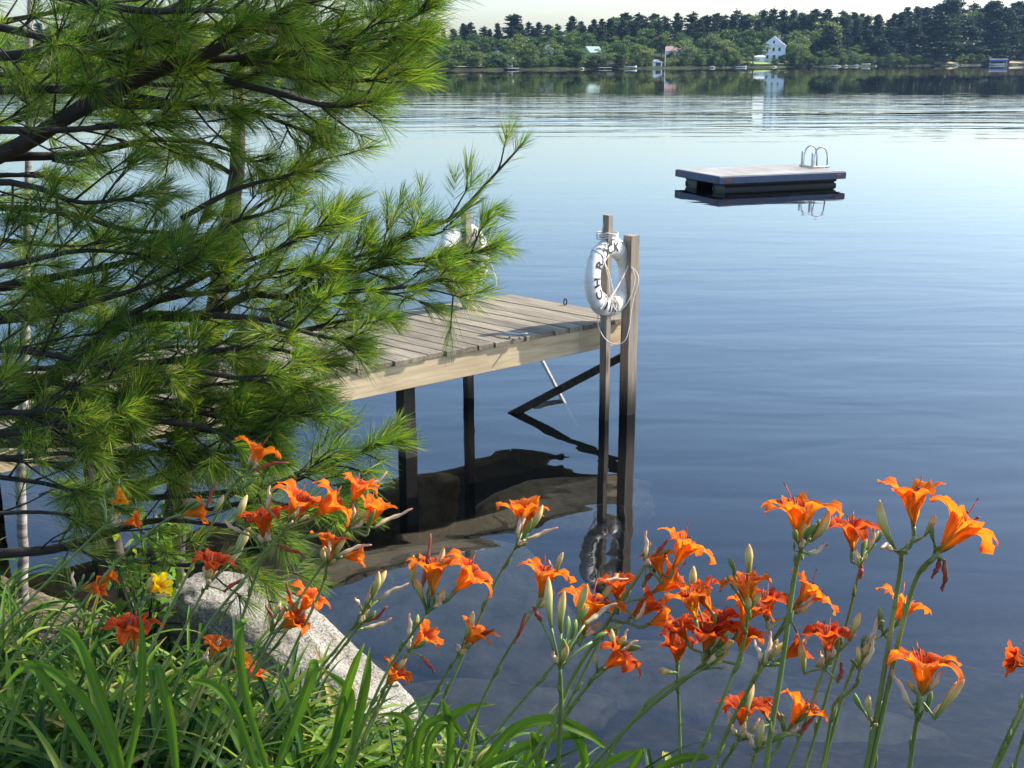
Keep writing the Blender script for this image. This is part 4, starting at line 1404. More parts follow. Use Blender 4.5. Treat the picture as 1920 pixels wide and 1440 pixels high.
lily(2.4, [(60, 1260), (200, 1075), (290, 990), (335, 965)], [(338, 966, 12, -25, 72, 3)], [(388, 952, 70, 52, 'r'), (398, 962, 60, 40, 'b')], 'shaded orange daylily bloom seen from behind beside a dark bud', seed=3, autobuds=1)
lily(2.1, [(270, 1440), (360, 1220), (470, 1070), (530, 995)], [(540, 985, 62, 5, 122, 2), (590, 968, 38, -5, 110, 4)], [(500, 955, 80, 45, 'w'), (560, 1010, 10, 40, 'g')], 'fat cluster of two overlapping orange blooms in front of the lit pine tips', seed=4)
lily(2.15, [(360, 1440), (430, 1230), (480, 1080), (498, 1025)], [(500, 1018, 96, 5, 108, 0, RE)], [(455, 1000, 150, 45, 'w'), (445, 985, 72, 60, 'b'), (437, 1040, 60, 55, 'b'), (520, 1020, -20, 60, 'r')], 'red-orange bloom just below and left of the fat two-flower cluster', seed=5)
lily(2.2, [(400, 1440), (480, 1250), (570, 1110), (650, 995)], [(660, 945, 68, 0, 88, 6), (690, 992, 72, 5, 92, 1)], [(700, 990, 24, 82, 'w'), (672, 925, 35, 68, 'w'), (688, 1000, 70, 50, 'g')], 'tall daylily with two orange blooms and a long pale spent flower over the dock shadow', seed=6)
lily(2.2, [(450, 1440), (540, 1240), (600, 1110), (613, 1062)], [(613, 1058, 82, 0, 92, 3), (640, 1045, 5, 0, 62, 5)], [(632, 1042, 18, 68, 'w'), (625, 1050, 60, 45, 'b')], 'small orange bloom by itself on the dark dock reflection', seed=7)
lily(2.3, [(220, 1440), (310, 1250), (370, 1130), (388, 1098)], [(391, 1092, 76, 8, 92, 0, RE)], [(430, 1060, 55, 55, 'w'), (440, 1040, 60, 60, 'b'), (420, 1110, 30, 60, 'r')], 'orange bloom just above the left end of the granite boulder', seed=8)
lily(2.5, [(50, 1270), (105, 1160), (143, 1110)], [(148, 1106, 8, 0, 68, 5), (190, 1090, 25, -10, 40, 5)], [(152, 1096, 75, 20, 'g'), (165, 1092, 60, 22, 'g')], 'orange bloom lying sideways in the shade low at the left', seed=9, autobuds=1)
lily(2.4, [(190, 1330), (235, 1210), (272, 1125)], [(280, 1112, 38, 18, 62, 1, YE)], [(290, 1120, 5, 30, 'w')], 'single yellow daylily bloom at the left end of the boulder', seed=10, mat=YE, autobuds=1)
lily(2.3, [(205, 1440), (225, 1320), (248, 1225)], [(252, 1222, 92, 10, 118, 4, RE)], [(238, 1230, 85, 30, 'b')], 'wide red-orange bloom among the strap leaves at lower left', seed=11, autobuds=1)
lily(2.5, [(310, 1440), (360, 1330), (392, 1250)], [(396, 1238, 72, 5, 72, 0), (438, 1258, 48, 0, 60, 3, AM)], [(380, 1240, 60, 30, 'w')], 'orange bloom low before the boulder face with an amber one at its side', seed=12, autobuds=1)
lily(2.4, [(400, 1440), (430, 1360), (452, 1292)], [(458, 1284, 55, -5, 58, 1, RE)], [], 'small dark red bloom sunk in the leaves below the boulder', seed=13, autobuds=2)
lily(2.3, [(380, 1440), (460, 1290), (540, 1180)], [(560, 1152, 56, 5, 90, 2)], [(545, 1140, 95, 50, 'r'), (550, 1160, 120, 30, 'g')], 'orange bloom at the top edge of the boulder, upper of a pair', seed=14)
lily(2.3, [(360, 1440), (440, 1300), (508, 1190)], [(522, 1180, 34, 8, 92, 6)], [(510, 1165, 68, 40, 'b'), (515, 1175, 110, 45, 'r')], 'orange bloom at the top edge of the boulder, lower of a pair', seed=15)
lily(1.9, [(650, 1440), (720, 1270), (800, 1150)], [(812, 1118, 88, 0, 125, 0), (850, 1112, 50, 5, 122, 4)], [(788, 1110, 80, 112, 'r'), (778, 1105, 92, 66, 'b'), (800, 1115, 70, 95, 'b')], 'dark upright buds crossing two big orange blooms in the middle left', seed=16)
lily(2.2, [(770, 1440), (850, 1270), (925, 1100), (965, 1030)], [(980, 1008, 88, 3, 108, 1), (985, 985, 60, 0, 50, 5)], [(985, 1012, 22, 66, 'w'), (990, 1000, 62, 60, 'b'), (972, 1010, 85, 45, 'w'), (975, 1020, 65, 55, 'g')], 'tall single daylily with a straight bare stem crossing the pale slab under water', seed=17, autobuds=2)
lily(2.3, [(430, 1440), (560, 1300), (640, 1205), (680, 1150)], [], [(695, 1125, 74, 58), (705, 1112, 66, 46), (710, 1125, 28, 66, 'w'), (690, 1115, 60, 30, 'w'), (700, 1130, 85, 40, 'g')], 'stem ending only in upright yellow buds, upper one right of the boulder', seed=18, autobuds=2)
lily(2.3, [(450, 1440), (560, 1320), (630, 1230), (665, 1185)], [], [(672, 1172, 62, 50, 'b'), (675, 1168, 30, 62, 'r'), (680, 1178, 20, 60, 'w'), (668, 1180, 75, 34, 'g')], 'stem ending only in spent flowers and buds, lower one right of the boulder', seed=19, autobuds=2)
lily(2.1, [(660, 1440), (720, 1310), (765, 1222)], [(772, 1214, 42, 10, 82, 3)], [(790, 1230, -50, 40, 'h')], 'small orange bloom below the dark-budded pair, against grey water', seed=20, autobuds=2)
lily(2.1, [(740, 1440), (815, 1300), (858, 1230)], [(868, 1222, 56, 0, 90, 1)], [(870, 1200, 72, 56, 'b'), (880, 1210, 35, 60, 'r')], 'small orange bloom with an upright bud, right of the twin stems', seed=21, autobuds=1)
lily(2.1, [(660, 1440), (700, 1340), (722, 1290)], [(724, 1286, 52, 8, 80, 6)], [], 'small orange bloom low beside the right end of the boulder', seed=22, autobuds=2)
lily(2.1, [(850, 1440), (930, 1260), (1000, 1145)], [(1012, 1122, 76, 0, 112, 2)], [(1045, 1075, 75, 42, 'b'), (1035, 1090, 95, 40, 'w'), (985, 1150, -110, 60, 'h')], 'orange bloom with a pale blunt bud behind it, left end of the middle row', seed=23, autobuds=2)
lily(1.8, [(1048, 1560), (1046, 1440), (1052, 1330), (1050, 1255)], [], [(1034, 1180, 93, 98), (1052, 1190, 86, 88), (1070, 1200, 75, 40, 'g'), (1082, 1160, 74, 70), (1060, 1200, 82, 45, 'g'), (1095, 1172, 33, 74, 'w'), (1075, 1190, 60, 60, 'g'), (1015, 1165, 120, 34, 'r'), (1108, 1205, 30, 36, 'g')], 'upright fan of long yellow-green buds on a straight stem in the middle', seed=24, rs_=.004, autobuds=2)
lily(2.0, [(830, 1500), (940, 1360), (1030, 1255), (1085, 1200)], [(1092, 1190, 74, 3, 135, 0)], [(1080, 1165, 40, 70, 'w'), (1110, 1190, 20, 60, 'g')], 'large orange bloom behind the long fan of buds', seed=25, autobuds=1)
lily(2.1, [(1000, 1460), (1080, 1290), (1150, 1150)], [(1160, 1136, 92, 5, 92, 3, RE)], [(1110, 1150, 55, 90, 'b'), (1120, 1095, 10, 60, 'w')], 'upright orange cup right behind a tall bud, near the ring reflection', seed=26, autobuds=1)
lily(1.95, [(990, 1470), (1070, 1330), (1120, 1265)], [(1130, 1258, 44, 6, 112, 4, RE)], [], 'orange bloom facing right below the middle row on its own thin stalk', seed=27, autobuds=1)
lily(2.0, [(990, 1500), (1060, 1300), (1130, 1180), (1210, 1060)], [(1262, 1068, 62, 0, 118, 2), (1222, 1112, 34, 5, 112, 0), (1180, 1160, 36, -8, 90, 5, RE), (1212, 1172, 20, 5, 88, 6), (1240, 1085, 100, 0, 80, 3)], [(1212, 1048, 88, 54, 'w'), (1222, 1055, 50, 56, 'r'), (1205, 1100, 50, 60, 'r'), (1190, 1165, 60, 45, 'w')], 'tall leaning stem with three orange blooms right of the ring reflection', seed=28, rs_=.0042)
lily(1.95, [(1268, 1560), (1275, 1440), (1273, 1330), (1270, 1262)], [(1270, 1250, 90, 8, 84, 1, RE)], [], 'red goblet-shaped bloom held straight up on a thin stem', seed=29, autobuds=0)
lily(1.9, [(1050, 1500), (1190, 1350), (1290, 1270), (1330, 1235)], [(1305, 1165, 104, 0, 104, 0), (1350, 1212, 95, 8, 116, 4, RE), (1385, 1182, 62, -5, 104, 2), (1335, 1150, 118, 0, 92, 1, RE), (1320, 1225, 80, 12, 100, 6, RE), (1388, 1232, 82, 10, 96, 0), (1290, 1205, 120, 5, 84, 4, RE)], [(1300, 1120, 90, 60, 'b'), (1320, 1225, 60, 50, 'g')], 'dense red-orange clump of four crowded blooms in the middle right', seed=30, rs_=.004)
lily(1.8, [(1250, 1540), (1330, 1370), (1390, 1220), (1402, 1150)], [(1404, 1142, 96, 4, 110, 6)], [(1404, 1085, 90, 66, 'b'), (1376, 1082, 108, 42, 'g'), (1372, 1100, 110, 24, 'g')], 'orange bloom with a dark upright bud above it, left of the tallest lily', seed=31, autobuds=1)
lily(1.75, [(1430, 1600), (1436, 1440), (1466, 1250), (1488, 1090), (1500, 1035)], [(1503, 1024, 92, 0, 156, 2)], [(1516, 1018, 56, 72, 'b'), (1520, 1010, 65, 40, 'g'), (1515, 1040, 30, 42, 'w'), (1490, 1035, 95, 20, 'g')], 'big spread orange bloom facing the sky on a tall stem, right of centre', seed=32, rs_=.0045, autobuds=2)
lily(1.95, [(1290, 1540), (1380, 1340), (1440, 1220), (1478, 1155)], [(1484, 1148, 46, 5, 118, 0), (1462, 1236, 30, 0, 78, 5, RE), (1440, 1165, 96, 6, 104, 4, RE)], [(1500, 1215, 45, 45, 'w'), (1440, 1170, 110, 60, 'r')], 'orange bloom facing right directly under the big spread one', seed=33)
lily(1.95, [(1480, 1540), (1540, 1340), (1590, 1160), (1612, 1065)], [(1598, 1036, 90, 5, 116, 4, RE)], [(1625, 1030, 72, 44, 'w'), (1634, 1025, 60, 34, 'g'), (1640, 1020, 55, 26, 'g'), (1612, 1085, 80, 28, 'r')], 'smaller bloom with curled petals between the two tallest lilies', seed=34, autobuds=2)
lily(1.7, [(1590, 1600), (1640, 1360), (1672, 1170), (1690, 1055), (1684, 1035)], [(1713, 990, 92, 0, 132, 1)], [(1678, 1028, 108, 96, 'b'), (1700, 1040, 80, 24, 'g'), (1732, 1008, 68, 48, 'b'), (1706, 1030, 70, 26, 'g')], 'tall lily with a long striped bud left of its upright bloom, at the right', seed=35, rs_=.0042, autobuds=0)
lily(1.7, [(1600, 1600), (1650, 1360), (1690, 1180), (1720, 1080), (1750, 1045)], [(1760, 1036, 50, 0, 158, 2)], [(1768, 1030, 62, 64, 'r'), (1772, 1050, -88, 62, 'h'), (1764, 1045, -115, 44, 'h'), (1752, 1020, 95, 40, 'g')], 'largest orange bloom at upper right with a shrivelled dark flower hanging under it', seed=36, rs_=.0042, autobuds=1)
lily(1.9, [(1520, 1540), (1570, 1340), (1610, 1230), (1655, 1190)], [(1672, 1180, 64, 0, 118, 0)], [(1648, 1180, 90, 44, 'g'), (1625, 1210, 65, 62, 'w'), (1615, 1215, 70, 30, 'g')], 'orange bloom crossed by the two tall right-hand stems', seed=37, autobuds=1)
lily(1.9, [(1440, 1540), (1500, 1380), (1545, 1255)], [(1556, 1232, 96, 5, 108, 4, RE)], [(1592, 1205, 68, 60, 'b'), (1508, 1265, 96, 62, 'b'), (1530, 1250, 50, 45, 'w'), (1545, 1260, 75, 60, 'w'), (1570, 1280, 70, 40, 'r')], 'bloom wrapped in many pale buds, right of the dense red clump', seed=38)
lily(1.75, [(1690, 1640), (1700, 1490), (1714, 1380), (1726, 1312)], [(1728, 1306, 86, 0, 150, 4)], [(1712, 1330, 118, 92, 'w'), (1752, 1350, 58, 96, 'b'), (1722, 1340, 84, 50, 'g'), (1738, 1335, 78, 40, 'g'), (1745, 1340, 50, 80, 'w'), (1718, 1345, 100, 30, 'g')], 'wide orange bloom low at the right with many pale buds beneath', seed=39, rs_=.004)
lily(1.9, [(1840, 1500), (1880, 1400), (1925, 1300), (1940, 1255)], [(1948, 1246, 168, 0, 84, 5, RE)], [], 'red bloom cut off by the right edge of the view', seed=40, autobuds=1)
lily(2.0, [(1290, 1560), (1345, 1450), (1385, 1390)], [(1392, 1372, 88, 5, 104, 0, RE), (1440, 1350, 110, 5, 60, 3, RE)], [(1400, 1345, 76, 66, 'b'), (1370, 1370, 92, 44, 'w'), (1410, 1370, 60, 30, 'w')], 'orange bloom low in the middle right among stems, left of its neighbour', seed=41)
lily(1.95, [(1380, 1560), (1430, 1450), (1470, 1380)], [(1480, 1366, 58, 3, 110, 6)], [(1470, 1360, 120, 50, 'r'), (1500, 1380, 50, 50, 'r')], 'orange bloom low in the middle right with red spent flowers, right of its neighbour', seed=42)
# bare scapes that only cross the picture
lily(1.9, [(1840, 1480), (1868, 1440), (1922, 1330), (1960, 1250)], [], [(1962, 1245, 60, 40, 'g')], 'green stem leaning out past the right edge, bloom out of view', seed=43, autobuds=1)
lily(1.8, [(1890, 1500), (1905, 1430), (1935, 1330)], [], [(1938, 1325, 70, 40, 'g')], 'short second green stem in the lower right corner', seed=44, autobuds=1)
lily(1.9, [(1500, 1540), (1540, 1440), (1560, 1340), (1566, 1318), (1600, 1290), (1612, 1258)], [], [(1614, 1252, 70, 70, 'w'), (1620, 1240, 60, 50, 'g'), (1610, 1250, 95, 40, 'b')], 'branched stem of buds only, standing right of the bloom wrapped in pale buds', seed=45, autobuds=1)

lily(1.9, [(1080, 1540), (1150, 1400), (1235, 1300), (1318, 1255)], [], [(1325, 1245, 40, 60, 'w'), (1330, 1250, 70, 40, 'b'), (1322, 1240, 95, 40, 'g')], 'slanting stem of buds ending under the dense red clump', seed=46, autobuds=2)
lily(1.85, [(1300, 1540), (1350, 1400), (1400, 1300), (1432, 1250)], [], [(1434, 1245, 75, 62, 'w'), (1440, 1240, 50, 50, 'b'), (1428, 1242, 105, 44, 'w')], 'stem of pale spent flowers between the red clump and the tallest lily', seed=47, autobuds=2)
lily(1.95, [(930, 1540), (1010, 1400), (1090, 1300), (1150, 1230)], [], [(1154, 1225, 60, 52, 'w'), (1150, 1222, 95, 44, 'b'), (1158, 1222, 30, 44, 'w')], 'slanting stem of pale buds behind the large middle bloom', seed=48, autobuds=2)
lily(1.9, [(1360, 1540), (1400, 1460), (1418, 1410)], [], [(1420, 1404, 80, 56, 'b'), (1424, 1400, 45, 50, 'w'), (1412, 1404, 110, 40, 'w')], 'low stem of buds between the two lowest blooms', seed=49, autobuds=2)
lily(1.8, [(1640, 1540), (1640, 1470), (1636, 1400), (1634, 1360)], [], [(1632, 1350, 95, 50, 'b'), (1640, 1352, 65, 40, 'g')], 'thin stem with one upright bud left of the low right-hand bloom', seed=50, autobuds=1)

# strap leaves
def strap(mb, base, az, L, wd, el, bend, rr, fold=0.0, seg=12):
    """one arching channelled leaf"""
    d = Vector((math.cos(az) * math.cos(el), math.sin(az) * math.cos(el), math.sin(el)))
    S = Vector((-math.sin(az), math.cos(az), 0))
    p = Vector(base)
    vs, fs, pu, pv = [], [], [], []
    tw = rr.uniform(-.5, .5)
    fp = rr.uniform(.5, .8) if fold else 2
    e_ = el
    for i in range(seg + 1):
        u = i / seg
        if i:
            e_ -= bend / seg * (.35 + 1.5 * u)
            if fp < 2 and abs(u - fp) < .5 / seg: e_ -= fold
            d = Vector((math.cos(az) * math.cos(e_), math.sin(az) * math.cos(e_), math.sin(e_)))
            p = p + d * (L / seg)
        nrm = S.cross(d)
        if nrm.z < 0 and abs(e_) < 1.4: nrm = -nrm if False else nrm
        side = (S * math.cos(tw * u) + nrm * math.sin(tw * u))
        up_ = side.cross(d)
        w_ = wd * (math.sin(min(1, (u + .18) / .5) * math.pi / 2) if u < .45 else (1 - ((u - .45) / .55) ** 1.9)) + .0006
        for v_ in (-1, -.5, 0, .5, 1):
            vs.append(p + side * (w_ * v_ * .92) + up_ * (-(abs(v_)) * w_ * .42))
            pu.append(u); pv.append(v_)
    for i in range(seg):
        for j in range(4):
            a = i * 5 + j
            fs.append((a, a + 1, a + 6, a + 5))
    mb.add(vs, fs, pu=pu, pv=pv)
rr = random.Random(9)
mass = MB()
def clump(x, y, n_, h, mb, wd=.0105, lean=0.0, el0=68):
    z = ground_z(x, y)
    for _ in range(n_):
        az = rr.uniform(0, 6.283)
        if rr.random() < lean: az = rr.gauss(.2, .7)
        strap(mb, (x + rr.gauss(0, .035), y + rr.gauss(0, .035), z - .01), az, h * rr.uniform(.6, 1.2), wd * rr.uniform(.65, 1.2), R(rr.uniform(el0 - 18, el0 + 18)), rr.uniform(.8, 2.3), rr, rr.choice((0, 0, 0, .9, 1.4)))
def gpt(px, py):       # ground point seen at a photo pixel
    for q in range(200):
        t = 1.4 + q * .04
        p = at(px, py, t)
        if p.z <= ground_z(p.x, p.y): return p
    return p
# clump feet: dense at the left, thinning out to the right
for _ in range(150):
    px = rr.uniform(-80, 960)
    if px < 520: Yw = rr.uniform(2.15, 3.1)
    elif px < 760: Yw = rr.uniform(2.1, 2.9)
    else: Yw = rr.uniform(2.1, 2.6)
    t = Yw * math.cos(PITCH) + 1.75 * math.sin(PITCH)
    X = (px - 960) / F_PX * t
    clump(X, Yw, rr.randint(13, 20), .44 if px < 650 else .34, mass, .0095)
for _ in range(85):
    X = rr.uniform(-3.4, -1.0)
    clump(X, rr.uniform(3.0, shore_y(X) - .35), rr.randint(9, 15), .40, mass, .009)
for _ in range(26):
    X = rr.uniform(-.15, .55)
    clump(X, rr.uniform(1.85, 2.3), rr.randint(8, 13), .40 if X < .15 else .30, mass, .010, .25, 60)
for _ in range(16):
    clump(rr.uniform(.3, 1.2), rr.uniform(1.7, 2.0), 8, .28, mass, .0095, .3, 55)
tag(mass.build('daylily_leaves', 'lily_leaf', None, True), 'thick mass of arching green strap leaves covering the bank', 'leaves', kind='stuff')
# larger single leaf fans that stand out in front
def big_leaf(mb, pts, t, wd, fold=None):
    """a broad leaf through photo points"""
    P = [at(x, y, t + dz) for x, y, dz in pts]
    C = spline(P, 16)
    vs, fs, pu, pv = [], [], [], []
    S0 = None
    for i, p in enumerate(C):
        T = (C[min(i + 1, 15)] - C[max(i - 1, 0)]).normalized()
        S = T.cross(CF * -1 + UP * .5).normalized()
        if S0 is not None and S.dot(S0) < 0: S = -S
        S0 = S
        n_ = S.cross(T)
        u = i / 15
        w_ = wd * (.7 + .3 * math.sin(u * 3)) * (1 if u < .6 else max(.04, 1 - ((u - .6) / .4) ** 1.6))
        for v_ in (-1, -.5, 0, .5, 1):
            vs.append(p + S * w_ * v_ + n_ * abs(v_) * w_ * .4)
            pu.append(u); pv.append(v_)
    for i in range(15):
        for j in range(4):
            a = i * 5 + j
            fs.append((a, a + 1, a + 6, a + 5))
    mb.add(vs, fs, pu=pu, pv=pv)
def fan(label, t, leaves, wd=.0088):
    mbs = []
    foot = at(leaves[0][0][0], leaves[0][0][1], t)
    g = Vector((foot.x, foot.y + .03, ground_z(foot.x, foot.y)))
    o = tag(empty('leaf_fan', g), label, 'leaves', 'broad daylily leaf fans in front')
    for lf in leaves:
        mb = MB()
        # start from the ground under the fan
        P0 = lf[0]
        b = at(P0[0], P0[1], t)
        big_leaf(mb, lf, t, wd * rr.uniform(.85, 1.1))
        # lower part: ground to the first photo point
        C = spline([g + Vector((rr.gauss(0, .02), 0, 0)), g.lerp(b, .5), b], 8)
        vs, fs, pu, pv = [], [], [], []
        for i, p in enumerate(C):
            T = (C[min(i + 1, 7)] - C[max(i - 1, 0)]).normalized()
            S = T.cross(CF * -1 + UP * .5).normalized()
            n_ = S.cross(T)
            w_ = wd * .7
            for v_ in (-1, -.5, 0, .5, 1):
                vs.append(p + S * w_ * v_ + n_ * abs(v_) * w_ * .4); pu.append(0.02); pv.append(v_)
        for i in range(7):
            for j in range(4):
                a = i * 5 + j
                fs.append((a, a + 1, a + 6, a + 5))
        mb.add(vs, fs, pu=pu, pv=pv)
        mb.v = [tuple(Vector(v_) - g) for v_ in mb.v]
        mb.build('leaf', 'lily_leaf', o, True)
    return o
fan('pair of broad dark upright leaves rising before the right end of the boulder', 2.0, [[(620, 1440, 0), (640, 1330, 0), (665, 1250, -.02), (684, 1205, -.03)], [(655, 1440, 0), (672, 1350, .02), (688, 1270, .03), (694, 1212, .05)], [(600, 1440, 0), (640, 1370, 0), (655, 1300, 0), (600, 1250, .05)]])
fan('broad arching leaves at the far lower left, one cut by the frame', 2.1, [[(215, 1440, 0), (170, 1330, 0), (90, 1255, 0), (20, 1240, .02)], [(230, 1440, 0), (200, 1340, 0), (150, 1210, 0), (100, 1172, .03)], [(190, 1440, 0), (120, 1330, 0), (60, 1250, 0), (5, 1290, .05)], [(240, 1440, 0), (262, 1330, 0), (268, 1220, 0), (262, 1145, .02)]])
fan('broad leaves crossing in the lower left, left of the dark upright pair', 2.1, [[(480, 1440, 0), (440, 1330, 0), (400, 1285, 0), (350, 1275, 0)], [(500, 1440, 0), (460, 1300, 0), (450, 1180, 0), (475, 1160, .05)], [(330, 1440, 0), (320, 1350, 0), (300, 1260, 0), (290, 1245, .04)], [(520, 1440, 0), (560, 1340, 0), (590, 1250, 0), (575, 1245, .05)]])
fan('bright short leaves hanging over the water right of the boulder', 2.2, [[(760, 1440, 0), (770, 1390, 0), (755, 1345, 0), (700, 1340, .0)], [(800, 1440, 0), (810, 1380, 0), (870, 1330, 0), (930, 1320, .0)], [(840, 1440, 0), (845, 1380, 0), (835, 1330, 0), (828, 1310, 0)], [(780, 1440, 0), (790, 1370, 0), (840, 1350, 0), (880, 1400, .03)]])
fan('long low leaves arching out to the right over dark water in the middle', 2.1, [[(900, 1440, 0), (960, 1370, 0), (1030, 1350, 0), (1100, 1375, .0), (1150, 1415, .03)], [(900, 1445, 0), (980, 1400, 0), (1060, 1380, 0), (1100, 1385, 0)], [(1015, 1440, 0), (1005, 1400, 0), (995, 1370, 0)], [(1100, 1445, 0), (1090, 1400, 0), (1075, 1370, 0), (1050, 1345, .0)]], .010)
fan('thin leaves near the bottom edge right of the middle stems', 2.0, [[(1110, 1445, 0), (1150, 1425, 0), (1200, 1405, 0)], [(1180, 1445, 0), (1195, 1420, 0), (1202, 1404, 0)], [(1230, 1445, 0), (1280, 1422, 0), (1335, 1420, .02)]], .008)
# ------------------------------------------------------------------ far shore: trees, houses, boats
rf = random.Random(21)
rsf = np.random.RandomState(3)
def quads_at(P, size, flat=.0):
    m_ = len(P)
    a = rsf.normal(size=(m_, 3)); a[:, 2] *= (1 - flat)
    a /= np.linalg.norm(a, axis=1)[:, None]
    b = np.cross(a, rsf.normal(size=(m_, 3))); b /= np.linalg.norm(b, axis=1)[:, None]
    s3 = (size * rsf.uniform(.6, 1.3, m_))[:, None]
    V = np.stack([P - a * s3, P - b * s3 * .7, P + a * s3, P + b * s3 * .7], 1).reshape(-1, 3)
    return V, (np.arange(m_) * 4)[:, None] + np.array([0, 1, 2, 3])
def deciduous(seed, mat):
    """unit-height crown (1 m) with trunk"""
    r_ = random.Random(seed)
    P = []
    nb_ = r_.randint(20, 27)
    for i in range(nb_):
        z = r_.uniform(.10, .90)
        rad = .36 * math.sin(min(1, (z - .08) / .5) * math.pi / 2) * (1 if z < .65 else math.sqrt(max(.05, 1 - ((z - .65) / .33) ** 2)))
        a = r_.uniform(0, 6.283)
        q = rad * r_.uniform(.35, 1)
        c = np.array([math.cos(a) * q, math.sin(a) * q, z])
        rb = r_.uniform(.09, .17)
        n_ = int(5200 * rb * rb) + 20
        v_ = rsf.normal(size=(n_, 3)); v_ /= np.linalg.norm(v_, axis=1)[:, None]
        v_[:, 2] = np.where(v_[:, 2] < -.3, -v_[:, 2] * .5, v_[:, 2])
        P.append(c + v_ * (1 + .25 * rsf.normal(size=(n_, 1))) * (rb * (1 - .35 * rsf.rand(n_) ** 2))[:, None] * np.array([1, 1, .8]))
    V, Fc = quads_at(np.concatenate(P), .026)
    cr_ = np_mesh('crown', V, Fc, mat)
    mb = MB()
    mb.tube([(0, 0, -.05), (.01, 0, .25), (0, .01, .6)], [.022, .016, .006], 6)
    for i in range(5):
        a = r_.uniform(0, 6.28)
        mb.tube([(0, 0, .2 + i * .06), (math.cos(a) * .2, math.sin(a) * .2, .45 + i * .07)], [.009, .003], 4)
    tr = mb.build('trunk', 'far_bark')
    return cr_, tr
def conifer(seed, mat, slim=.2):
    r_ = random.Random(seed)
    P = []
    z = .14
    while z < .97:
        u = (z - .1) / .9
        rad = slim * (1 - u) ** .5 * (.6 + .4 * min(1, u / .2)) * r_.uniform(.7, 1.2)
        for _ in range(r_.randint(3, 6)):
            a = r_.uniform(0, 6.283)
            L = rad * r_.uniform(.5, 1.25)
            n_ = int(14 + 70 * L / .2)
            q = rsf.rand(n_) ** .7 * L
            w_ = .055 * (.3 + q / max(L, .01)) * (.6 + L / .2)
            off = rsf.normal(size=n_) * w_ * .6
            zz = z + q * r_.uniform(-.05, .28) + rsf.normal(size=n_) * .010
            P.append(np.stack([math.cos(a) * q - math.sin(a) * off, math.sin(a) * q + math.cos(a) * off, zz], 1))
        z += r_.uniform(.025, .05)
    P.append(np.array([0, 0, .97]) + rsf.normal(size=(20, 3)) * np.array([.012, .012, .02]))
    V, Fc = quads_at(np.concatenate(P), .021, .4)
    cr_ = np_mesh('crown', V, Fc, mat)
    mb = MB(); mb.tube([(0, 0, -.03), (0, 0, .5), (0, 0, .98)], [.014, .009, .002], 6)
    return cr_, mb.build('trunk', 'far_bark')
KIND = {'pine': [conifer(s2, 'far_pine', w2) for s2, w2 in ((1, .34), (2, .40), (3, .28), (4, .36), (5, .44), (6, .31))],
        'tree': [deciduous(s2, 'far_deciduous') for s2 in (11, 12, 13, 14, 15, 16)],
        'light': [deciduous(s2, 'far_light') for s2 in (21, 22, 23)]}
LM = [(780, 'behind the near pine boughs'), (900, 'at the left end of the open shore'), (1000, 'over the white lakeside cottage'), (1092, 'between the cottage and the barn'),
      (1145, 'at the green-roofed barn'), (1215, 'between the barn and the boathouse'), (1310, 'at the red-roofed house'), (1410, 'left of the tall white house'),
      (1500, 'at the tall white house'), (1600, 'just right of the tall white house'), (1745, 'on the dark right shore'), (1850, 'at the small right-hand beach'), (9999, 'at the boat lift or beyond')]
def place(kind, px, back, h, label, group, var=None, sink=.0, wide=1.0):
    if group:
        size = 'taller' if h > {'pine': 15, 'tree': 9, 'light': 9}[kind] else 'shorter'
        label = size + ' ' + ('yellow-green ' if kind == 'light' else '') + label + ' ' + next(t for a, t in LM if px < a)
    p = far_pt(px, back)
    v_ = rf.randrange(len(KIND[kind])) if var is None else var
    cr_, tr = KIND[kind][v_]
    nm_ = {'pine': 'pine_tree', 'tree': 'leafy_tree', 'light': 'leafy_tree'}[kind]
    o = empty(nm_, (p.x, p.y, far_z(back) - sink), rf.uniform(0, 6.28))
    o.scale = (h * wide * rf.uniform(.9, 1.12), h * wide * rf.uniform(.9, 1.12), h)
    for s2, n3 in ((cr_, 'crown'), (tr, 'trunk')):
        c = bpy.data.objects.new(n3, s2.data)
        COL.objects.link(c)
        c.parent = o
    tag(o, label, 'tree', group)
    return o
def sky_py(px):
    prof = [(-300, 40), (780, 42), (850, 42), (935, 34), (965, 27), (1000, 38), (1045, 44), (1060, 32), (1110, 24), (1200, 20), (1280, 22), (1340, 20), (1380, 18), (1440, 15), (1520, 14), (1600, 18), (1660, 14), (1740, 8), (1780, 2), (1860, 4), (1920, 0), (2300, -5)]
    for (a, b), (c_, d) in zip(prof, prof[1:]):
        if px <= c_: return b + (d - b) * (px - a) / (c_ - a)
    return -5
def h_for(px, back, py):
    p = far_pt(px, back)
    return zat(py, p.x, p.y) - far_z(back)
G1 = ('dark skyline pine', 'pines of the far skyline')
G2 = ('dark mid-wood pine', 'pines inside the far wood')
G3 = ('leafy tree at the far water', 'leafy trees along the far shore')
G4 = ('leafy tree up the slope', 'leafy trees on the far slope')
G6 = ('leafy crown on the skyline', 'leafy trees of the far skyline')
G5 = ('dark waterside pine', 'pines at the far right shore')
px = -340.0
while px < 2200:
    place('pine', px, rf.uniform(75, 100), h_for(px, 88, sky_py(px) + rf.choice((0, 1, 2, 4, 8, 12))), *G1)
    if px > 740 and rf.random() < .35: place('tree', px + 8, rf.uniform(70, 95), h_for(px, 88, sky_py(px) + rf.uniform(6, 16)), *G6, wide=.8)
    px += rf.uniform(15, 30) if px > 740 else 30
px = -340.0
while px < 2200:
    place('pine', px, rf.uniform(48, 66), h_for(px, 57, sky_py(px) + rf.uniform(10, 26)), *G2)
    px += rf.uniform(15, 28) if px > 740 else 40
px = -320.0
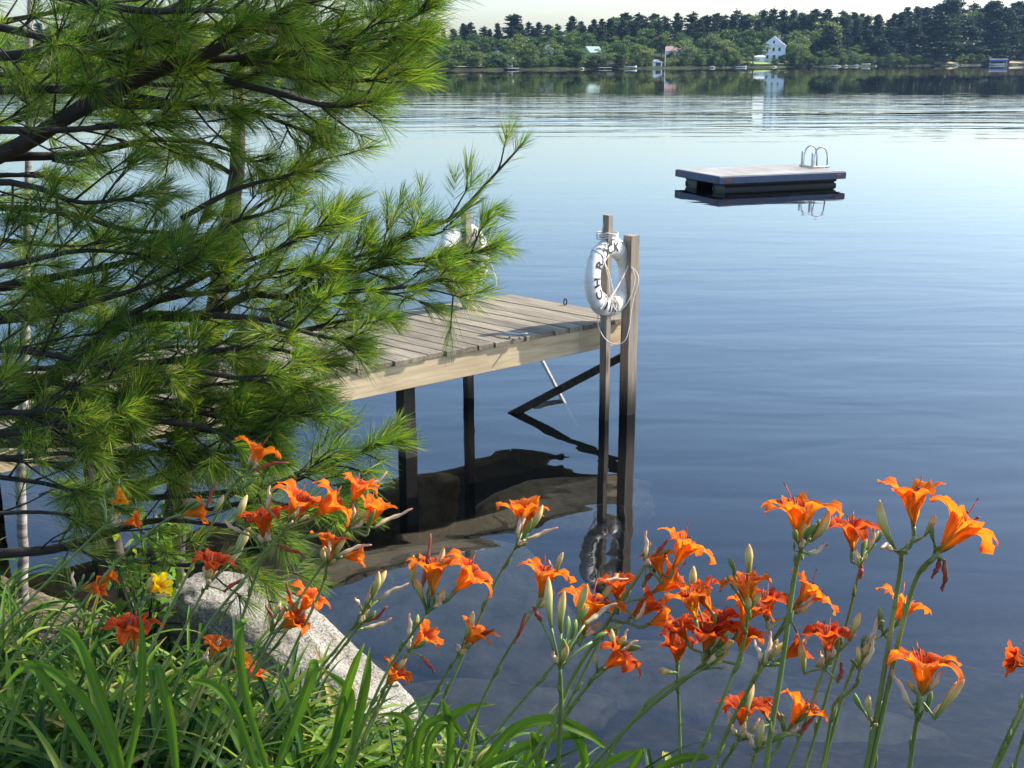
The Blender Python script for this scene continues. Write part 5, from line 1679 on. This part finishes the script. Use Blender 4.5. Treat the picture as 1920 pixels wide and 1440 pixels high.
while px < 1560:
    place('tree' if rf.random() < .8 else 'light', px, rf.uniform(26, 42), h_for(px, 33, rf.uniform(48, 76)), *G4, wide=rf.uniform(.9, 1.3))
    px += rf.uniform(18, 32) if px > 740 else 40
def clear(px, rng):
    return any(a < px < b for a, b in rng)
HG = [(908, 966), (1104, 1128), (1226, 1280), (1432, 1470)]
px = -320.0
while px < 1600:
    if not clear(px, HG):
        place('tree' if rf.random() < .82 else 'light', px, rf.uniform(2, 8), h_for(px, 5, rf.uniform(72, 100)), *G3, wide=rf.uniform(1.0, 1.5))
    px += rf.uniform(19, 30) if px > 740 else 36
px = 790.0
while px < 1960:
    if not clear(px, [(848, 912), (1120, 1150), (1222, 1250), (1340, 1365), (1390, 1500), (1755, 1800), (1860, 1960)]) or rf.random() < .3:
        p = far_pt(px, rf.uniform(1.0, 5))
        cr_, tr = KIND['light' if rf.random() < .2 else 'tree'][rf.randrange(3)]
        o = empty('bush', (p.x, p.y, .3), rf.uniform(0, 6.28))
        h_ = rf.uniform(2.2, 4.5)
        o.scale = (h_ * 1.5, h_ * 1.3, h_)
        for s2, n3 in ((cr_, 'crown'), (tr, 'stem')):
            c = bpy.data.objects.new(n3, s2.data); COL.objects.link(c); c.parent = o
        tag(o, 'low bush at the far water ' + next(t for a, t in LM if px < a), 'bush', 'bushes along the far water line')
    px += rf.uniform(7, 12)
px = 1515.0
while px < 2200:
    place('pine', px, rf.uniform(6, 28), h_for(px, 16, rf.uniform(12, 62) if px > 1700 else rf.uniform(45, 80)), *G5, wide=rf.uniform(1.1, 1.6))
    px += rf.uniform(14, 22)
px = 1530.0
while px < 2200:
    place('tree', px, rf.uniform(8, 14), h_for(px, 8, rf.uniform(78, 105)), *G3)
    px += rf.uniform(24, 40)
# trees one can pick out
place('pine', 966, 60, h_for(966, 60, 26), 'single pine rising above the far skyline at left, over the white cottage', None, 4)
place('pine', 1776, 40, h_for(1776, 40, -4), 'tallest dark pine of the far right shore', None, 4, wide=1.1)
place('pine', 1860, 30, h_for(1860, 30, 0), 'broad dark pine right of the tallest one on the far right shore', None, 1, wide=1.1)
place('light', 975, 22, h_for(975, 22, 62), 'pale yellow-green tree right above the white cottage across the lake', None, 1, wide=1.3)
place('tree', 997, 4, h_for(997, 4, 84), 'dark rounded tree at the water just right of the white cottage', None, 2, wide=1.1)
place('tree', 1075, 4, h_for(1075, 4, 82), 'broad dark tree at the water left of the green-roofed barn', None, 3, wide=1.5)
place('tree', 1160, 4, h_for(1160, 4, 80), 'broad dark tree at the water right of the green-roofed barn', None, 1, wide=1.4)
place('tree', 1256, 12, h_for(1256, 12, 99), 'small tree before the red-roofed house, right of the flagpole', None, 1, wide=1.2)
place('light', 1300, 10, h_for(1300, 10, 92), 'low silvery green tree right of the red-roofed house', None, 0, wide=1.4)
place('light', 1345, 24, h_for(1345, 24, 62), 'large pale green tree right of the red-roofed house, behind the low one', None, 2, wide=1.2)
place('tree', 1372, 5, h_for(1372, 5, 84), 'dark leafy tree left of the tall white house', None, 0, wide=1.2)
place('light', 1408, 16, h_for(1408, 16, 84), 'yellow-green leafy tree left of the tall white house', None, 1, wide=1.1)
place('light', 1545, 26, h_for(1545, 26, 36), 'big rounded pale tree rising right of the tall white house', None, 0, wide=1.1)
place('tree', 1505, 6, h_for(1505, 6, 86), 'dark leafy tree at the water right of the tall white house', None, 4, wide=1.1)
place('tree', 1470, 8, h_for(1470, 8, 94), 'small dark tree covering the right front of the tall white house', None, 3, wide=1.1)
place('light', 1500, 14, h_for(1500, 14, 66), 'light green tree leaning over the tall white house from the right', None, 2)
for lst in KIND.values():
    for a, b in lst:
        bpy.data.objects.remove(a); bpy.data.objects.remove(b)

def house(name, label, px, back, w_, d_, h_, roof_h, wall, roof, rz_=0.0, ridge='x', base=0.0, wins=(), door=True, chim=False, porch=False, dormer=False, s=.6):
    p = far_pt(px, back)
    z = far_z(back) + base
    o = tag(empty(name, (p.x, p.y, z), rz_), label, 'house')
    o.scale = (s, s, s)
    MB().box((0, 0, h_ / 2 - .3), (w_, d_, h_ + .6)).build('wall', wall, o)
    mb = MB()
    ov = .35
    if ridge == 'x':
        a, b = w_ / 2 + ov, d_ / 2 + ov
        vs = [(-a, -b, h_ - .15), (a, -b, h_ - .15), (a, b, h_ - .15), (-a, b, h_ - .15), (-a, 0, h_ + roof_h), (a, 0, h_ + roof_h)]
        fs = [(0, 1, 5, 4), (2, 3, 4, 5), (0, 4, 3), (1, 2, 5), (3, 2, 1, 0)]
    else:
        a, b = w_ / 2 + ov, d_ / 2 + ov
        vs = [(-a, -b, h_ - .15), (a, -b, h_ - .15), (a, b, h_ - .15), (-a, b, h_ - .15), (0, -b, h_ + roof_h), (0, b, h_ + roof_h)]
        fs = [(0, 4, 5, 3), (1, 2, 5, 4), (0, 1, 4), (2, 3, 5), (3, 2, 1, 0)]
    r_ = mb.add(vs, fs).build('roof', roof, o)
    if ridge == 'y':
        MB().add([(-w_ / 2, -d_ / 2 - ov - .02, h_), (w_ / 2, -d_ / 2 - ov - .02, h_), (0, -d_ / 2 - ov - .02, h_ + roof_h * .86), (-w_ / 2, -d_ / 2 - ov - .10, h_), (w_ / 2, -d_ / 2 - ov - .10, h_), (0, -d_ / 2 - ov - .10, h_ + roof_h * .86)], [(0, 1, 2), (5, 4, 3), (0, 3, 4, 1), (1, 4, 5, 2), (2, 5, 3, 0)]).build('gable', wall, o)
    if chim: MB().box((w_ * .2, .3, h_ + roof_h * .9), (.8, .8, 1.6)).build('chimney', 'stone_pale', r_)
    for x, zz, ww, hh in wins:
        y = -d_ / 2 - .03 - (ov + .1 if zz > h_ else 0)
        f = MB().box((x, y, zz), (ww + .3, .08, hh + .3)).build('window', 'boat_white', o)
        MB().box((x, y - .05, zz), (ww, .04, hh)).build('pane', 'window_glass', f)
    if door: MB().box((w_ * .28, -d_ / 2 - .04, 1.0), (1.0, .1, 2.0)).build('door', 'roof_grey', o)
    if porch:
        pr_ = MB().box((w_ * .1, -d_ / 2 - 1.3, 2.7), (w_ * .8, 2.6, .18)).build('porch', 'roof_grey', o)
        for i in range(4): MB().box((w_ * (-.28 + .25 * i), -d_ / 2 - 2.5, 1.3), (.16, .16, 2.6)).build('porch_post', 'boat_white', pr_)
        MB().box((w_ * .1, -d_ / 2 - 1.3, -.1), (w_ * .8, 2.6, .2)).build('porch_floor', 'boat_white', pr_)
    if dormer:
        MB().box((0, -d_ * .3, h_ + roof_h * .35), (1.8, 1.6, 1.5)).build('dormer', wall, r_)
    return o
house('cottage', 'white cottage with grey gabled roof and porch at the water, leftmost across the lake', 934, 7, 6.5, 6, 4.0, 2.6, 'house_white', 'roof_grey', .15, 'y', .3, ((-1.8, 1.6, .8, 1.2), (0, 4.6, .8, .9), (.2, 1.6, .8, 1.2)), porch=False)
house('cottage', 'low wing with porch attached to the right of the white lakeside cottage', 949, 6, 7, 4, 2.6, 1.8, 'house_white', 'roof_light', -.05, 'x', .2, ((-2, 1.5, 1.2, 1.0), (0, 1.5, 1.2, 1)), porch=True)
house('cottage', 'small flat tan lean-to house at the left of the white lakeside cottage', 920, 12, 4.5, 4, 2.8, .5, 'house_tan', 'roof_light', .1, 'x', .6, ((0, 1.5, 1, .9),), door=False)
house('house', 'white upper house with pointed gable peeking between far trees', 1030, 22, 5, 5, 4.5, 3.2, 'house_white', 'roof_light', 0, 'y', .8, ((0, 3, .8, 1),), door=False)
house('barn', 'tan barn with pale green metal roof by the far water', 1112, 9, 7.5, 7, 4.4, 2.8, 'house_tan', 'roof_green', .55, 'x', 1.0, ((-1.5, 2, .8, .9), (1.2, 2, .8, .9)), chim=False, s=.6)
house('house', 'white house with faded red roof among far trees', 1268, 22, 10, 7, 3.4, 2.6, 'house_white', 'roof_red', -.2, 'x', 1.2, ((-3, 1.6, 1, 1), (-1, 1.6, 1, 1), (1, 1.6, 1, 1)), chim=True)
house('house', 'low white house with a row of windows behind the far boathouse', 1282, 10, 9, 5, 2.3, 1.1, 'house_white', 'roof_grey', 0, 'x', .3, ((-3, 1.3, 1, .8), (-1, 1.3, 1, .8), (1, 1.3, 1, .8)), door=False)
bh = house('boathouse', 'little white boathouse with a dark open front at the far water', 1232, 3, 5.2, 4, 1.9, 1.2, 'house_white', 'roof_light', .2, 'y', .1, (), door=False)
MB().box((.5, -2.08, .9), (2.8, .1, 2.0)).build('doorway', 'window_glass', bh)
house('house', 'tall white house with steep roof and blue-grey shutters on the far lawn', 1452, 14, 9.5, 8, 6.2, 3.8, 'house_white', 'roof_light', -.25, 'y', .6, ((-2.6, 4.6, .9, 1.5), (0, 4.6, .9, 1.5), (2.4, 4.6, .9, 1.5), (0, 7.6, .8, 1.2), (-2.4, 1.6, .9, 1.4), (.3, 1.6, 1.2, 1.4)), chim=True, s=.82)
house('cottage', 'low white shed at the left of the tall white house', 1418, 15, 6, 4, 1.8, .6, 'house_white', 'roof_light', 0, 'x', .3, (), door=False, s=.9)
# boat lift with blue canopy at the far right
p = far_pt(1872, -1.5)
bl = tag(empty('boat_lift', (p.x, p.y, 0)), 'boat lift with a blue and white canopy at the far right shore', 'boat lift')
for x, y in ((-3.2, -1.2), (3.2, -1.2), (-3.2, 1.2), (3.2, 1.2)): MB().box((x, y, .9), (.12, .12, 2.6)).build('post', 'steel', bl)
MB().box((0, 0, 2.3), (7.6, 3.0, .22), None, .05).build('canopy', 'boat_white', bl)
MB().box((0, -1.55, 1.85), (7.4, .06, .7)).build('curtain', 'canopy_blue', bl)
hull = [(-3.4, 0, .75), (3.0, -.9, .7), (3.0, .9, .7), (-2.6, 0, .1), (2.8, -.6, .1), (2.8, .6, .1), (-1.6, -.85, .75), (-1.6, .85, .75)]
MB().add(hull, [(0, 6, 4, 3), (6, 1, 4), (0, 3, 5, 7), (7, 5, 2), (1, 2, 5, 4), (0, 7, 2, 1, 6), (3, 4, 5)]).build('hull', 'boat_white', bl)
def boat(px, back, L, label, m='boat_white', rz_=0.0):
    p = far_pt(px, back)
    o = tag(empty('rowing_boat', (p.x, p.y, max(0, far_z(back)) + .05), rz_), label, 'boat')
    V_, F2 = [], []
    for i in range(9):
        u = i / 8 * 2 - 1
        w2 = .62 * (1 - abs(u) ** 2.6)
        zt = .42 + .14 * u * u
        for s2, z2 in ((-1, zt), (-.7, .12), (0, 0), (.7, .12), (1, zt)): V_.append((u * L / 2, s2 * w2, z2 - .1))
    for i in range(8):
        for j in range(4): F2.append((i * 5 + j, i * 5 + j + 1, i * 5 + j + 6, i * 5 + j + 5))
    MB().add(V_, F2).build('hull', m, o)
    MB().box((0, 0, .22), (.25, .9, .05)).build('seat', 'stone_pale', o)
for px, bk_, L, lb in ((1560, .5, 5, 'white boat at the far water leftmost of three on the dark right shore'), (1600, .5, 4.5, 'white boat drawn up at the far water, middle of the dark right shore'), (1622, 2.5, 6, 'long pale boat leaning on the bank of the dark right shore'),
                       (1388, .2, 5, 'white boat moored by the stones under the far lawn'), (1184, 1.0, 4, 'small white boat beside the far boathouse, at its left')):
    boat(px, bk_, L, lb, rz_=rf.uniform(-.4, .4))
def far_dock(px0, px1, label):
    a, b = far_pt(px0, -1.0), far_pt(px1, -.5)
    o = tag(empty('jetty', ((a.x + b.x) / 2, (a.y + b.y) / 2, 0)), label, 'jetty')
    L = (b - a).length
    rot = Matrix.Rotation(math.atan2((b - a).y, (b - a).x), 3, 'Z')
    MB().box((0, 0, .42), (L, 1.4, .14), rot).build('deck', 'stone_pale', o)
    for s2 in (-.45, -.1, .25, .48): MB().box(rot @ Vector((L * s2, -.6, 0)), (.16, .16, .9)).build('post', 'far_bark', o)
far_dock(950, 972, 'low pale jetty in front of the white lakeside cottage')
far_dock(1122, 1146, 'narrow pale jetty in front of the green-roofed barn')
far_dock(1895, 1935, 'pale jetty right of the boat lift at the far right')
p = far_pt(1249, 1.0)
fp = tag(empty('flagpole', (p.x, p.y, .3)), 'white flagpole beside the far boathouse', 'pole')
MB().tube([(0, 0, 0), (0, 0, 5.6)], [.11, .07], 6).build('pole', 'boat_white', fp)
MB().tube([(0, 0, 5.6), (0, 0, 5.85)], [.16, .10], 6).build('cap', 'boat_white', fp)
# stones along the far water's edge
sm = MB()
stones = []
for i in range(22):
    px = rf.uniform(820, 1930)
    if not clear(px, [(820, 840), (1090, 1150), (1180, 1240), (1330, 1500), (1545, 1700), (1760, 1930)]): continue
    p = far_pt(px, rf.uniform(-.6, 1.4))
    bm = bmesh.new(); bmesh.ops.create_icosphere(bm, subdivisions=1, radius=1)
    s3 = (rf.uniform(.5, 1.5), rf.uniform(.4, .9), rf.uniform(.25, .6))
    me = bpy.data.meshes.new('stone')
    for v_ in bm.verts: v_.co = Vector((v_.co.x * s3[0], v_.co.y * s3[1], v_.co.z * s3[2])) * (1 + .25 * noise.noise(v_.co * 2 + Vector((i, 0, 0))))
    bm.to_mesh(me); bm.free(); me.materials.append(M['stone_pale'])
    o = bpy.data.objects.new('stone', me); COL.objects.link(o); o.location = (p.x, p.y, .12)
    tag(o, 'pale stone lying along the far water line', 'stone', 'stones along the far water line')
def lawn(px0, px1, b0, b1, name, mat_):
    vs, fs = [], []
    n_ = 10
    for i in range(n_ + 1):
        for b in (b0, (b0 + b1) / 2, b1):
            p = far_pt(px0 + (px1 - px0) * i / n_, b)
            vs.append((p.x, p.y, far_z(b) + .45))
    for i in range(n_):
        for j in range(2): fs.append((i * 3 + j, i * 3 + 3 + j, i * 3 + 4 + j, i * 3 + 1 + j))
    return tag(MB().add(vs, fs).build(name, mat_), kind='structure')
simple('lawn', (.17, .24, .05), .95, .25, .3)
simple('sand', (.36, .31, .19), .95, .25, .5)
lawn(1390, 1500, 2, 13, 'lawn', 'lawn'); lawn(1315, 1340, 2, 12, 'lawn', 'lawn'); lawn(1180, 1216, 2, 12, 'lawn', 'lawn')
lawn(848, 912, 1.5, 9, 'beach', 'sand'); lawn(1755, 1800, 1, 7, 'beach', 'sand'); lawn(1895, 1960, 1, 12, 'beach', 'sand')

# haze over the lake
k = N('haze')
pv_ = k.n('VolumePrincipled')
pv_.inputs['Color'].default_value = (.42, .66, 1, 1)
pv_.inputs['Density'].default_value = HAZE
k.l(pv_.outputs[0], k.out.inputs['Volume'])
M['haze'] = k.m
if HAZE > 0:
    hz = MB().box((50, 330, 17), (1700, 900, 56)).build('haze', 'haze')
    tag(hz, kind='stuff')
